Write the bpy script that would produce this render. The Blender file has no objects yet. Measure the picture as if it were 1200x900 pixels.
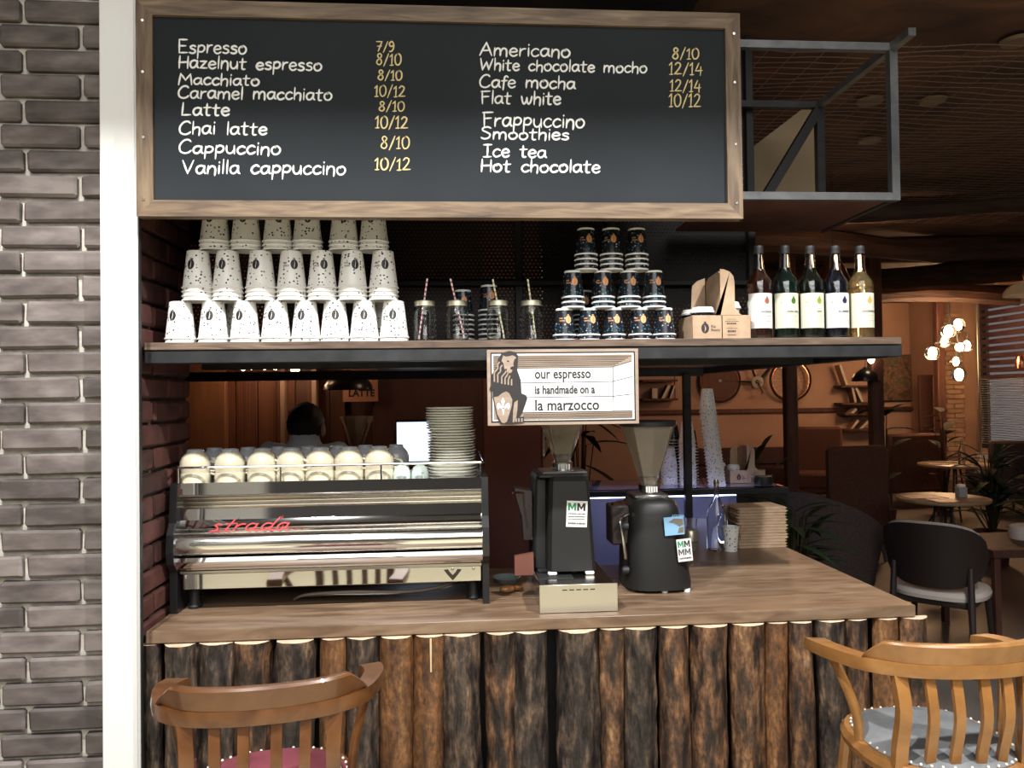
import bpy, bmesh, math, random
from mathutils import Vector, Matrix
from math import pi, sin, cos, radians as R
random.seed(11)
scn = bpy.context.scene
COL = scn.collection

# ---------------------------------------------------------------- camera
FPX = 920.0
yaw, pitch, roll = R(4.35), math.atan(14/920.0), 0.013
fw = Vector((sin(yaw)*cos(pitch), cos(yaw)*cos(pitch), sin(pitch)))
r0 = fw.cross(Vector((0, 0, 1))).normalized(); u0 = r0.cross(fw)
rr = r0*cos(roll) - u0*sin(roll); uu = u0*cos(roll) + r0*sin(roll)
cd = bpy.data.cameras.new('camera'); cam = bpy.data.objects.new('camera', cd); COL.objects.link(cam)
cd.sensor_fit = 'HORIZONTAL'; cd.sensor_width = 36; cd.lens = 36*FPX/1200
m3 = Matrix((rr, uu, -fw)).transposed()
cam.matrix_world = Matrix.Translation((0, 0, 1.6)) @ m3.to_4x4()
cd.clip_start = 0.05; cd.clip_end = 100
scn.camera = cam

# ---------------------------------------------------------------- world, light, exposure
w = bpy.data.worlds.new('world'); scn.world = w; w.use_nodes = True
w.node_tree.nodes['Background'].inputs[0].default_value = (0.9, 0.95, 1.0, 1)
w.node_tree.nodes['Background'].inputs[1].default_value = 0.02
vs = scn.view_settings
vs.view_transform = 'Standard'; vs.look = 'None'; vs.gamma = 1.0; vs.exposure = 0.0; vs.use_curve_mapping = False

def area(name, loc, target, sx, sy, power, color=(1, 1, 1), spread=None):
    l = bpy.data.lights.new(name, 'AREA'); l.shape = 'RECTANGLE'; l.size = sx; l.size_y = sy
    l.energy = power; l.color = color
    if spread: l.spread = spread
    o = bpy.data.objects.new(name, l); COL.objects.link(o); o.location = loc
    d = Vector(target) - Vector(loc)
    o.rotation_euler = d.to_track_quat('-Z', 'Y').to_euler()
    return o
def point(name, loc, power, color, r=0.05):
    l = bpy.data.lights.new(name, 'POINT'); l.energy = power; l.color = color; l.shadow_soft_size = r
    o = bpy.data.objects.new(name, l); COL.objects.link(o); o.location = loc
    return o
WARM = (1.0, 0.56, 0.31)
for lx in (-.97, 1.75):
    area('mall_spot_bar', (lx, 0.60, 4.05), (lx*.55, 2.45, 1.2), .11, .11, 155, (1, 0.985, 0.96))
area('mall_fill_glow', (0.0, -2.2, 4.3), (0, 0.2, 0), 5.0, 2.6, 140, (1, 0.98, 0.96))
area('mall_fill_glow', (0.6, -4.0, 3.3), (0.2, 2.4, 1.5), 4.0, 1.0, 78, (1, 0.98, 0.95))
area('mall_fill_glow', (-2.0, -4.6, 4.6), (-3.0, -6.4, 1.0), 2.0, .6, 90, (1, 0.98, 0.95))  # added lamp, lights the hall pillar so the chrome reflects a white band
point('dining_lamp_glow', (6.6, 10.2, 2.35), 76, WARM, 0.25)
point('dining_lamp_glow', (4.2, 10.4, 2.55), 38, WARM, 0.25)
point('dining_lamp_glow', (3.3, 6.2, 2.7), 9, WARM, 0.2)
point('bar_fill_glow', (-1.35, 4.9, 2.2), 7, WARM, 0.1)
point('bar_fill_glow', (0.35, 4.3, 2.3), 8, (1, 0.62, 0.42), 0.15)  # dim warm fill added to brighten the bar area

# ---------------------------------------------------------------- mesh builder
class MB:
    def __init__(s): s.v = []; s.f = []; s.m = []
    def add(s, vs, fs, mi=0):
        b = len(s.v); s.v += [tuple(v) for v in vs]
        for f in fs: s.f.append(tuple(b+i for i in f)); s.m.append(mi)
        return s
    def box(s, x0, x1, y0, y1, z0, z1, mi=0, mat=None):
        vs = [(x, y, z) for x in (x0, x1) for y in (y0, y1) for z in (z0, z1)]
        if mat is not None: vs = [mat @ Vector(v) for v in vs]
        return s.add(vs, [(0,1,3,2),(4,6,7,5),(0,4,5,1),(2,3,7,6),(0,2,6,4),(1,5,7,3)], mi)
    def cbox(s, x0, x1, y0, y1, z0, z1, c=.004, mi=0, mat=None, jit=0):
        # box with chamfered edges
        bm = bmesh.new(); bmesh.ops.create_cube(bm, size=1)
        for v in bm.verts:
            v.co = Vector(((x0+x1)/2+v.co.x*(x1-x0), (y0+y1)/2+v.co.y*(y1-y0), (z0+z1)/2+v.co.z*(z1-z0)))
        bmesh.ops.bevel(bm, geom=bm.edges[:], offset=c, segments=1, affect='EDGES')
        bm.verts.index_update()
        vs = [v.co.copy() + (Vector((random.uniform(-jit,jit),random.uniform(-jit,jit),random.uniform(-jit,jit))) if jit else Vector()) for v in bm.verts]
        if mat is not None: vs = [mat @ v for v in vs]
        fs = [[v.index for v in f.verts] for f in bm.faces]; bm.free()
        return s.add(vs, fs, mi)
    def lathe(s, prof, seg=24, c=(0, 0, 0), mi=0, mat=None, closed=False, a0=0, a1=2*pi):
        full = abs(a1-a0-2*pi) < 1e-6
        n = seg if full else seg+1
        vs = []
        for i in range(n):
            a = a0+(a1-a0)*i/seg
            for r, z in prof: vs.append(Vector((c[0]+r*cos(a), c[1]+r*sin(a), c[2]+z)))
        if mat is not None: vs = [mat @ v for v in vs]
        k = len(prof); fs = []
        for i in range(seg):
            j = (i+1) % n
            for q in range(k-1):
                a_, b_, c_, d_ = i*k+q, j*k+q, j*k+q+1, i*k+q+1
                if prof[q][0] < 1e-7: fs.append((a_, c_, d_))
                elif prof[q+1][0] < 1e-7: fs.append((a_, b_, d_))
                else: fs.append((a_, b_, c_, d_))
        return s.add(vs, fs, mi)
    def tube(s, pts, r, seg=8, mi=0, caps=True, sx=1, up=None):
        pts = [Vector(p) for p in pts]; n = len(pts)
        rs = r if isinstance(r, (list, tuple)) else [r]*n
        vs = []; prev = None
        for i, p in enumerate(pts):
            t = (pts[min(i+1, n-1)]-pts[max(i-1, 0)]).normalized()
            if up is not None: a = t.cross(Vector(up)).normalized()
            elif prev is None:
                a = t.cross(Vector((0, 0, 1)))
                if a.length < .1: a = t.cross(Vector((1, 0, 0)))
                a.normalize()
            else:
                a = prev - t*prev.dot(t); a.normalize()
            prev = a; b = t.cross(a)
            for k in range(seg):
                q = 2*pi*k/seg
                if seg == 4: q += pi/4
                vs.append(p + a*cos(q)*rs[i]*sx + b*sin(q)*rs[i])
        fs = [(i*seg+k, i*seg+(k+1) % seg, (i+1)*seg+(k+1) % seg, (i+1)*seg+k) for i in range(n-1) for k in range(seg)]
        if caps: fs += [tuple(range(seg))[::-1], tuple((n-1)*seg+k for k in range(seg))]
        return s.add(vs, fs, mi)
    def prism(s, poly, d0, d1, axis='y', mi=0, mat=None):
        # poly in the two other axes, extruded from d0 to d1
        def P(a, b, d):
            return Vector((a, d, b)) if axis == 'y' else (Vector((d, a, b)) if axis == 'x' else Vector((a, b, d)))
        n = len(poly); vs = [P(a, b, d0) for a, b in poly]+[P(a, b, d1) for a, b in poly]
        if mat is not None: vs = [mat @ v for v in vs]
        fs = [tuple(range(n)), tuple(range(2*n-1, n-1, -1))]+[(i, (i+1) % n+0, (i+1) % n+n, i+n) for i in range(n)]
        return s.add(vs, fs, mi)
    def ball(s, c, r, seg=16, rings=10, sc=(1, 1, 1), mi=0):
        vs = []; fs = []
        prof = [(sin(pi*i/rings), -cos(pi*i/rings)) for i in range(rings+1)]
        b = MB().lathe([(r*a if 0 < i < rings else 0, r*z) for i, (a, z) in enumerate(prof)], seg)
        return s.add([(c[0]+v[0]*sc[0], c[1]+v[1]*sc[1], c[2]+v[2]*sc[2]) for v in b.v], b.f, mi)
    def mesh(s, name='m', smooth=True, ang=38):
        me = bpy.data.meshes.new(name); me.from_pydata(s.v, [], s.f)
        if any(s.m): me.polygons.foreach_set('material_index', s.m)
        me.validate(clean_customdata=False)
        bm = bmesh.new(); bm.from_mesh(me)
        bmesh.ops.recalc_face_normals(bm, faces=bm.faces[:]); bm.to_mesh(me); bm.free()
        if smooth:
            me.polygons.foreach_set('use_smooth', [True]*len(me.polygons)); me.set_sharp_from_angle(angle=R(ang))
        me.update(); return me
    def build(s, name, mat, parent=None, smooth=True, ang=38, loc=None, rz=0):
        me = s.mesh(name, smooth, ang)
        for m in (mat if isinstance(mat, (list, tuple)) else [mat]): me.materials.append(m)
        return link(name, me, parent, loc, rz)
def link(name, me, parent=None, loc=None, rz=0):
    o = bpy.data.objects.new(name, me); COL.objects.link(o)
    if parent: o.parent = parent
    if loc is not None: o.location = loc
    if rz: o.rotation_euler.z = rz
    return o
def tag(o, label, cat, group=None, kind=None):
    if label: o['label'] = label
    if cat: o['category'] = cat
    if group: o['group'] = group
    if kind: o['kind'] = kind
    return o
def thing(name, label, cat, loc=(0, 0, 0), rz=0, group=None):
    o = bpy.data.objects.new(name, None); o.empty_display_size = .05; COL.objects.link(o)
    o.location = loc; o.rotation_euler.z = rz
    return tag(o, label, cat, group)
def struct(name, mb, mat, smooth=False, parent=None, label=None):
    o = mb.build(name, mat, parent, smooth)
    if not parent: o['kind'] = 'structure'
    if label: o['label'] = label
    return o
def copy_tree(o, parent=None):
    c = o.copy(); COL.objects.link(c)
    if parent: c.parent = parent
    for ch in list(o.children): copy_tree(ch, c)
    return c
def spline(pts, n=6):
    P = [Vector(p) for p in pts]; out = []
    for i in range(len(P)-1):
        a = P[max(i-1, 0)]; b = P[i]; c = P[i+1]; d = P[min(i+2, len(P)-1)]
        for k in range(n):
            t = k/n
            out.append(.5*((2*b)+(c-a)*t+(2*a-5*b+4*c-d)*t*t+(3*b-a-3*c+d)*t**3))
    out.append(P[-1]); return out

# ---------------------------------------------------------------- materials
def new(name, color=(.5, .5, .5), rough=.5, metal=0, spec=.5, **kw):
    m = bpy.data.materials.new(name); m.use_nodes = True
    b = m.node_tree.nodes['Principled BSDF']
    b.inputs['Base Color'].default_value = (*color, 1); b.inputs['Roughness'].default_value = rough
    b.inputs['Metallic'].default_value = metal; b.inputs['Specular IOR Level'].default_value = spec
    for k, v in kw.items():
        b.inputs[k.replace('_', ' ')].default_value = v
    return m
def nd(m, t, **kw):
    n = m.node_tree.nodes.new(t)
    for k, v in kw.items(): setattr(n, k, v)
    return n
def lk(m, a, b): m.node_tree.links.new(a, b)
def ramp(m, fac, stops):
    r = nd(m, 'ShaderNodeValToRGB'); e = r.color_ramp.elements
    while len(e) < len(stops): e.new(.5)
    for q, (p, c) in zip(e, stops): q.position = p; q.color = (*c, 1)
    lk(m, fac, r.inputs[0]); return r.outputs[0]
def noisy(name, stops, rough=.6, metal=0, scale=8, stretch=(1, 1, 1), detail=6, bump=.2, bdist=.002, rnd=0.0, spec=.5, distort=0, rrange=None, coat=0):
    """noise-ramp colour in object coordinates; rnd adds a per-object shift of the ramp"""
    m = new(name, stops[0][1], rough, metal, spec)
    b = m.node_tree.nodes['Principled BSDF']
    tc = nd(m, 'ShaderNodeTexCoord'); mp = nd(m, 'ShaderNodeMapping'); mp.inputs['Scale'].default_value = stretch
    lk(m, tc.outputs['Object'], mp.inputs[0])
    oi = nd(m, 'ShaderNodeObjectInfo'); va = nd(m, 'ShaderNodeVectorMath', operation='ADD')
    cx = nd(m, 'ShaderNodeVectorMath', operation='SCALE'); cx.inputs[0].default_value = (13.7, 7.3, 5.1)
    lk(m, oi.outputs['Random'], cx.inputs['Scale']); lk(m, mp.outputs[0], va.inputs[0]); lk(m, cx.outputs[0], va.inputs[1])
    n = nd(m, 'ShaderNodeTexNoise'); n.inputs['Scale'].default_value = scale; n.inputs['Detail'].default_value = detail
    n.inputs['Distortion'].default_value = distort
    lk(m, va.outputs[0], n.inputs['Vector'])
    fac = n.outputs['Fac']
    if rnd:
        mr = nd(m, 'ShaderNodeMapRange'); mr.inputs['To Min'].default_value = -rnd; mr.inputs['To Max'].default_value = rnd
        lk(m, oi.outputs['Random'], mr.inputs[0]); ad = nd(m, 'ShaderNodeMath', operation='ADD')
        lk(m, fac, ad.inputs[0]); lk(m, mr.outputs[0], ad.inputs[1]); fac = ad.outputs[0]
    lk(m, ramp(m, fac, stops), b.inputs['Base Color'])
    if rrange:
        r2 = nd(m, 'ShaderNodeMapRange'); r2.inputs['From Min'].default_value = .3; r2.inputs['From Max'].default_value = .7
        r2.inputs['To Min'].default_value = rrange[0]; r2.inputs['To Max'].default_value = rrange[1]
        lk(m, n.outputs['Fac'], r2.inputs[0]); lk(m, r2.outputs[0], b.inputs['Roughness'])
    if coat: b.inputs['Coat Weight'].default_value = coat
    if bump:
        bp = nd(m, 'ShaderNodeBump'); bp.inputs['Strength'].default_value = bump; bp.inputs['Distance'].default_value = bdist
        lk(m, n.outputs['Fac'], bp.inputs['Height']); lk(m, bp.outputs[0], b.inputs['Normal'])
    return m
def emit(name, color, strength):
    m = new(name, (0, 0, 0), .5); b = m.node_tree.nodes['Principled BSDF']
    b.inputs['Emission Color'].default_value = (*color, 1); b.inputs['Emission Strength'].default_value = strength
    return m
def perforated(name, axes, pitch, rad, color=(.02, .018, .016)):
    m = new(name, color, .5, .4); nt = m.node_tree; b = nt.nodes['Principled BSDF']; out = nt.nodes['Material Output']
    tc = nd(m, 'ShaderNodeTexCoord'); sp = nd(m, 'ShaderNodeSeparateXYZ'); lk(m, tc.outputs['Object'], sp.inputs[0])
    def M(op, a, bb=None):
        n = nd(m, 'ShaderNodeMath', operation=op)
        for i, q in enumerate((a, bb)):
            if q is None: continue
            if isinstance(q, (int, float)): n.inputs[i].default_value = q
            else: lk(m, q, n.inputs[i])
        return n.outputs[0]
    u = M('DIVIDE', sp.outputs[axes[0]], pitch); v = M('DIVIDE', sp.outputs[axes[1]], pitch*.87)
    row = M('FLOOR', v); off = M('MULTIPLY', M('MODULO', M('ABSOLUTE', row), 2.0), .5)
    fu = M('SUBTRACT', M('FRACT', M('ADD', u, off)), .5); fv = M('SUBTRACT', M('FRACT', v), .5)
    d = M('SQRT', M('ADD', M('MULTIPLY', fu, fu), M('MULTIPLY', fv, fv)))
    hole = M('LESS_THAN', d, rad)
    tr = nd(m, 'ShaderNodeBsdfTransparent'); mx = nd(m, 'ShaderNodeMixShader')
    lk(m, hole, mx.inputs[0]); lk(m, b.outputs[0], mx.inputs[1]); lk(m, tr.outputs[0], mx.inputs[2]); lk(m, mx.outputs[0], out.inputs[0])
    return m
def printed(name, base, mark, mark2, scale=88, thr=.27, rough=.35):
    """paper with small scattered printed marks"""
    m = new(name, base, rough); b = m.node_tree.nodes['Principled BSDF']
    tc = nd(m, 'ShaderNodeTexCoord'); mp = nd(m, 'ShaderNodeMapping'); lk(m, tc.outputs['Object'], mp.inputs[0])
    oi = nd(m, 'ShaderNodeObjectInfo'); mu = nd(m, 'ShaderNodeMath', operation='MULTIPLY'); mu.inputs[1].default_value = 40
    lk(m, oi.outputs['Random'], mu.inputs[0]); cb = nd(m, 'ShaderNodeCombineXYZ')
    lk(m, mu.outputs[0], cb.inputs[2]); lk(m, cb.outputs[0], mp.inputs['Location'])
    vo = nd(m, 'ShaderNodeTexVoronoi'); vo.inputs['Scale'].default_value = scale; vo.inputs['Randomness'].default_value = .8
    no = nd(m, 'ShaderNodeTexNoise'); no.inputs['Scale'].default_value = scale*2.2; lk(m, mp.outputs[0], no.inputs['Vector'])
    lk(m, mp.outputs[0], vo.inputs['Vector'])
    s_ = nd(m, 'ShaderNodeMath', operation='MULTIPLY_ADD'); s_.inputs[1].default_value = .5; s_.inputs[2].default_value = -.25
    lk(m, no.outputs['Fac'], s_.inputs[0])
    ad = nd(m, 'ShaderNodeMath', operation='ADD'); lk(m, vo.outputs['Distance'], ad.inputs[0]); lk(m, s_.outputs[0], ad.inputs[1])
    lt = nd(m, 'ShaderNodeMath', operation='LESS_THAN'); lt.inputs[1].default_value = thr; lk(m, ad.outputs[0], lt.inputs[0])
    sc = nd(m, 'ShaderNodeSeparateColor'); lk(m, vo.outputs['Color'], sc.inputs[0])
    g = nd(m, 'ShaderNodeMath', operation='GREATER_THAN'); g.inputs[1].default_value = .35; lk(m, sc.outputs[0], g.inputs[0])
    mm = nd(m, 'ShaderNodeMath', operation='MULTIPLY'); lk(m, lt.outputs[0], mm.inputs[0]); lk(m, g.outputs[0], mm.inputs[1])
    g2 = nd(m, 'ShaderNodeMath', operation='GREATER_THAN'); g2.inputs[1].default_value = .75; lk(m, sc.outputs[1], g2.inputs[0])
    c1 = nd(m, 'ShaderNodeMix', data_type='RGBA'); lk(m, g2.outputs[0], c1.inputs[0])
    c1.inputs[6].default_value = (*mark, 1); c1.inputs[7].default_value = (*mark2, 1)
    c2 = nd(m, 'ShaderNodeMix', data_type='RGBA'); lk(m, mm.outputs[0], c2.inputs[0]); c2.inputs[6].default_value = (*base, 1)
    lk(m, c1.outputs[2], c2.inputs[7]); lk(m, c2.outputs[2], b.inputs['Base Color'])
    return m

M = {}
M['brick'] = noisy('grey_brown_brick', [(.25, (.062, .050, .046)), (.5, (.125, .103, .096)), (.75, (.21, .18, .168))], .85, scale=14, bump=.5, bdist=.004, rnd=.16, stretch=(.6, 1, 1.6))
M['mortar'] = noisy('pale_mortar', [(.3, (.42, .38, .32)), (.7, (.62, .59, .53))], .9, scale=40, bump=.6, bdist=.003)
M['redbrick'] = noisy('dark_red_brick', [(.25, (.035, .012, .009)), (.5, (.09, .026, .02)), (.8, (.13, .05, .04))], .8, scale=14, bump=.5, bdist=.004, rnd=.18)
M['redmortar'] = noisy('grey_mortar', [(.3, (.05, .04, .036)), (.7, (.10, .08, .07))], .95, scale=40, bump=.5)
M['white'] = new('white_paint', (.80, .80, .78), .35)
M['alu'] = new('aluminium', (.55, .55, .54), .3, 1)
M['framewood'] = noisy('stained_frame_wood', [(.25, (.040, .024, .013)), (.45, (.105, .066, .036)), (.62, (.165, .112, .064)), (.85, (.27, .20, .12))], .55, scale=5, stretch=(1.2, 8, 12), detail=8, bump=.25, bdist=.0015, distort=.6, rnd=.04)
M['framewoodv'] = noisy('stained_frame_wood_upright', [(.25, (.040, .024, .013)), (.45, (.105, .066, .036)), (.62, (.165, .112, .064)), (.85, (.27, .20, .12))], .55, scale=5, stretch=(12, 8, 1.2), detail=8, bump=.25, bdist=.0015, distort=.6, rnd=.04)
M['shelfwood'] = noisy('shelf_wood', [(.25, (.045, .027, .018)), (.5, (.11, .072, .05)), (.8, (.22, .16, .115))], .55, scale=6, stretch=(1.2, 8, 10), detail=8, bump=.25, bdist=.0015, distort=.8)
M['counterwood'] = noisy('counter_wood', [(.2, (.07, .040, .024)), (.42, (.15, .092, .055)), (.62, (.225, .150, .095)), (.85, (.33, .245, .165))], .45, scale=3.2, stretch=(1.2, 7, 7), detail=9, bump=.2, bdist=.0015, distort=1.0, rnd=.03, rrange=(.3, .5))
M['chalkboard'] = noisy('chalkboard', [(.3, (.014, .017, .020)), (.7, (.021, .025, .029))], .7, scale=2, bump=0, spec=.15)
M['chalk'] = new('white_chalk', (.80, .80, .77), .8)
M['goldchalk'] = new('gold_chalk', (.62, .50, .24), .8)
M['steel'] = noisy('dark_steel', [(.3, (.022, .023, .025)), (.7, (.045, .047, .05))], .42, .5, scale=14, bump=.1)
M['rawsteel'] = noisy('raw_grey_steel', [(.3, (.11, .115, .12)), (.7, (.19, .195, .20))], .45, .6, scale=14, bump=.1)
M['chrome'] = new('polished_chrome', (.82, .81, .79), .05, 1)
M['chrome2'] = new('brushed_steel', (.62, .60, .56), .22, 1)
M['black'] = new('black_gloss_paint', (.012, .012, .013), .28)
M['blackm'] = new('black_matte', (.016, .016, .017), .55)
M['blackcrinkle'] = noisy('black_powder_coat', [(.3, (.008, .008, .008)), (.7, (.013, .0125, .0125))], .5, scale=300, bump=.3, bdist=.0004)
M['rubber'] = new('black_rubber', (.01, .01, .01), .8)
M['cup_w'] = printed('white_printed_paper', (.84, .83, .80), (.03, .03, .035), (.03, .13, .12))
M['paper'] = new('white_paper', (.84, .83, .81), .5)
M['cup_b'] = printed('black_printed_paper', (.012, .013, .018), (.05, .20, .28), (.35, .42, .48), scale=110, thr=.27, rough=.22)
M['bean_dark'] = new('dark_bean_print', (.018, .014, .016), .5)
M['bean_orange'] = new('orange_bean_print', (.72, .34, .15), .5)
M['kraft'] = noisy('kraft_board', [(.3, (.36, .245, .155)), (.7, (.46, .32, .21))], .75, scale=30, bump=.1, rnd=.05)
M['ink'] = new('black_ink', (.02, .018, .016), .6)
M['greyprint'] = new('grey_ink', (.35, .35, .35), .6)
M['green'] = new('green_print', (.02, .25, .10), .5)
M['blueprint'] = new('light_blue_print', (.22, .42, .62), .4)
M['glass'] = new('clear_glass', (.95, .97, .96), .02, Transmission_Weight=1.0, IOR=1.45)
M['hopper'] = new('smoky_sheen_hopper_plastic', (.66, .61, .52), .10, Transmission_Weight=.78, IOR=1.3)  # pale tan base stands in for reflections on the hopper facets
M['pewter'] = new('jar_lid_metal', (.60, .56, .42), .35, .8)
M['cream'] = new('cream_glaze', (.54, .495, .37), .18, Coat_Weight=.5)
M['greyglaze'] = new('grey_glaze', (.33, .34, .36), .2, Coat_Weight=.5)
M['celadon'] = new('pale_celadon_glaze', (.52, .62, .56), .18, Coat_Weight=.5)
M['china'] = new('white_china', (.80, .80, .72), .2, Coat_Weight=.5)
M['liq'] = [new('red_syrup', (.035, .007, .004), .08, Coat_Weight=1), new('dark_green_syrup', (.003, .016, .011), .08, Coat_Weight=1),
            new('dark_olive_syrup', (.006, .008, .004), .08, Coat_Weight=1), new('dark_blue_syrup', (.008, .008, .016), .08, Coat_Weight=1),
            new('amber_syrup', (.75, .55, .25), .05, Transmission_Weight=.85, IOR=1.36)]
M['label1'] = new('white_label', (.60, .595, .57), .6)
M['label2'] = new('cream_label', (.58, .575, .45), .6)
M['pink'] = new('pink_straw_stripe', (.65, .12, .16), .5)
M['yellow'] = new('yellow_straw_stripe', (.55, .48, .10), .5)
M['red'] = new('red_enamel', (.62, .02, .03), .3)
M['stoolL'] = noisy('walnut_stained_beech', [(.25, (.070, .024, .007)), (.5, (.125, .046, .013)), (.8, (.175, .072, .024))], .33, scale=5, stretch=(3, 3, 3), detail=6, bump=.05, distort=.5, coat=.4)
M['stoolR'] = noisy('honey_stained_beech', [(.25, (.22, .095, .024)), (.5, (.30, .135, .038)), (.8, (.38, .185, .058))], .33, scale=5, stretch=(3, 3, 3), detail=6, bump=.05, distort=.5, coat=.4)
M['velvetR'] = noisy('raspberry_velvet', [(.3, (.13, .022, .034)), (.7, (.21, .040, .056))], .85, scale=12, bump=.1)
M['velvetG'] = noisy('grey_velvet', [(.3, (.11, .12, .125)), (.7, (.21, .215, .22))], .85, scale=12, bump=.1)
M['logcut'] = noisy('sawn_log_end', [(.3, (.55, .42, .28)), (.7, (.72, .60, .44))], .7, scale=30, bump=.1)
def log_mat(name, stops, rnd):
    m = noisy(name, stops, .6, scale=17, stretch=(1.9, 1.9, .55), detail=14, bump=1.0, bdist=.014, rnd=rnd, distort=.15, rrange=(.35, .75))
    return flecks(m)
def flecks(m):
    # fine flaky bark detail multiplied over the base colour
    b = m.node_tree.nodes['Principled BSDF']; src = b.inputs['Base Color'].links[0].from_socket
    tc = nd(m, 'ShaderNodeTexCoord'); mp = nd(m, 'ShaderNodeMapping'); mp.inputs['Scale'].default_value = (1, 1, .5); lk(m, tc.outputs['Object'], mp.inputs[0])
    n = nd(m, 'ShaderNodeTexNoise'); n.inputs['Scale'].default_value = 75; n.inputs['Detail'].default_value = 6; n.inputs['Roughness'].default_value = .7; lk(m, mp.outputs[0], n.inputs['Vector'])
    c = ramp(m, n.outputs['Fac'], [(.36, (.35, .33, .32)), (.52, (.95, .95, .95)), (.66, (1.7, 1.65, 1.5))])
    mx = nd(m, 'ShaderNodeMix', data_type='RGBA', blend_type='MULTIPLY'); mx.inputs[0].default_value = .85
    lk(m, src, mx.inputs[6]); lk(m, c, mx.inputs[7]); lk(m, mx.outputs[2], b.inputs['Base Color'])
    return m
M['log_bark'] = log_mat('rough_bark', [(.30, (.010, .008, .008)), (.46, (.034, .025, .021)), (.56, (.075, .050, .034)), (.66, (.15, .095, .058)), (.78, (.27, .18, .11))], .03)
M['log_peel'] = log_mat('half_peeled_bark', [(.35, (.018, .012, .010)), (.45, (.050, .028, .018)), (.55, (.12, .058, .028)), (.67, (.22, .11, .048)), (.8, (.34, .22, .12))], .03)
M['log_smooth'] = noisy('peeled_log', [(.28, (.045, .022, .014)), (.45, (.115, .050, .020)), (.6, (.19, .088, .034)), (.8, (.30, .16, .07))], .5, scale=8, stretch=(3, 3, .5), detail=12, bump=.6, bdist=.006, rnd=.05, distort=.3)
flecks(M['log_smooth']).node_tree
M['ochrewall'] = noisy('terracotta_plaster', [(.3, (.34, .21, .15)), (.7, (.43, .28, .20))], .85, scale=1.6, bump=.3, bdist=.01)
M['darkwall'] = noisy('dark_brown_panel', [(.3, (.075, .03, .022)), (.7, (.12, .05, .035))], .6, scale=2.5, stretch=(4, 4, .6), bump=.1)
M['plank'] = noisy('red_brown_plank', [(.3, (.10, .035, .02)), (.7, (.24, .09, .045))], .55, scale=4, stretch=(5, 5, .7), bump=.2, rnd=.18)
M['colwood'] = noisy('dark_timber', [(.3, (.05, .018, .012)), (.7, (.11, .04, .026))], .65, scale=4, stretch=(5, 5, .8), bump=.3)
M['ceilroom'] = noisy('rusty_brown_ceiling', [(.3, (.03, .015, .010)), (.5, (.075, .035, .022)), (.75, (.16, .075, .04))], .8, scale=2.2, stretch=(1, 1.6, 1), detail=9, bump=1, bdist=.03, distort=.8)
M['beam'] = noisy('rough_dark_beam', [(.3, (.02, .010, .007)), (.7, (.07, .035, .022))], .8, scale=4, stretch=(.6, 4, 4), bump=1, bdist=.02)
M['floor'] = noisy('worn_grey_floor', [(.3, (.085, .075, .068)), (.7, (.155, .135, .12))], .5, scale=2.2, detail=8, bump=.05, rrange=(.35, .6))
M['tile'] = noisy('cream_mall_tile', [(.3, (.66, .58, .38)), (.7, (.74, .66, .46))], .25, scale=1.2, bump=0)
M['hallgrey'] = new('hall_grey', (.10, .10, .11), .6)
M['tan'] = noisy('tan_board', [(.3, (.26, .19, .11)), (.7, (.32, .24, .15))], .7, scale=3, bump=0)
M['discs'] = new('dull_brown_disc', (.16, .11, .075), .6)
M['fabric_dark'] = noisy('dark_taupe_fabric', [(.3, (.042, .028, .026)), (.7, (.066, .046, .042))], .95, scale=60, bump=.3)
M['fabric_brown'] = noisy('brown_fabric', [(.3, (.06, .022, .014)), (.7, (.10, .04, .025))], .95, scale=60, bump=.3)
M['seatwhite'] = new('off_white_upholstery', (.55, .50, .45), .8)
M['shell'] = new('dark_brown_shell', (.022, .013, .011), .55)
M['tabletop'] = noisy('pale_wood_tabletop', [(.3, (.30, .20, .11)), (.7, (.42, .29, .17))], .35, scale=4, stretch=(1, 6, 1), bump=0)
M['leaf'] = noisy('dark_green_leaf', [(.3, (.008, .018, .007)), (.7, (.018, .04, .014))], .75, spec=.2, scale=10, bump=0)
M['leafbrown'] = noisy('olive_leaf', [(.3, (.025, .022, .008)), (.7, (.05, .042, .016))], .75, spec=.2, scale=10, bump=0)
M['copper'] = new('copper', (.70, .30, .18), .25, 1)
M['bulb'] = emit('glowing_bulb', (1, .62, .28), 60)
M['bulbsoft'] = emit('glowing_pendant_bulb', (1, .70, .42), 22)
M['screen'] = emit('monitor_screen', (.72, .84, 1), 1.6)
M['caselight'] = emit('case_light_strip', (.62, .64, 1), 13)
M['skin'] = new('skin', (.42, .22, .15), .55, Subsurface_Weight=.05)
M['hair'] = noisy('black_hair', [(.3, (.008, .007, .007)), (.7, (.02, .018, .017))], .55, scale=120, stretch=(1, 1, .2), bump=.6, bdist=.003)
M['shirt'] = noisy('pale_grey_shirt', [(.3, (.50, .51, .54)), (.7, (.58, .59, .62))], .85, scale=20, bump=.1)
M['trouser'] = new('dark_trousers', (.02, .02, .025), .8)
M['maroon'] = new('maroon_cloth', (.038, .011, .013), .8)
M['blind'] = new('grey_blind_slat', (.34, .32, .31), .5)
M['outside'] = emit('daylit_pane', (.8, .76, .72), .22)
M['paint'] = noisy('dark_mottled_painting', [(.25, (.015, .015, .012)), (.42, (.08, .05, .03)), (.5, (.20, .10, .06)), (.58, (.05, .07, .04)), (.7, (.30, .20, .13)), (.85, (.02, .03, .03))], .5, scale=5, detail=4, bump=0, distort=1.5)
M['caseglass'] = new('case_glass', (.80, .84, .95), .04, Transmission_Weight=1.0, IOR=1.2)
M['caseback'] = new('case_interior', (.42, .42, .55), .4)

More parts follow.
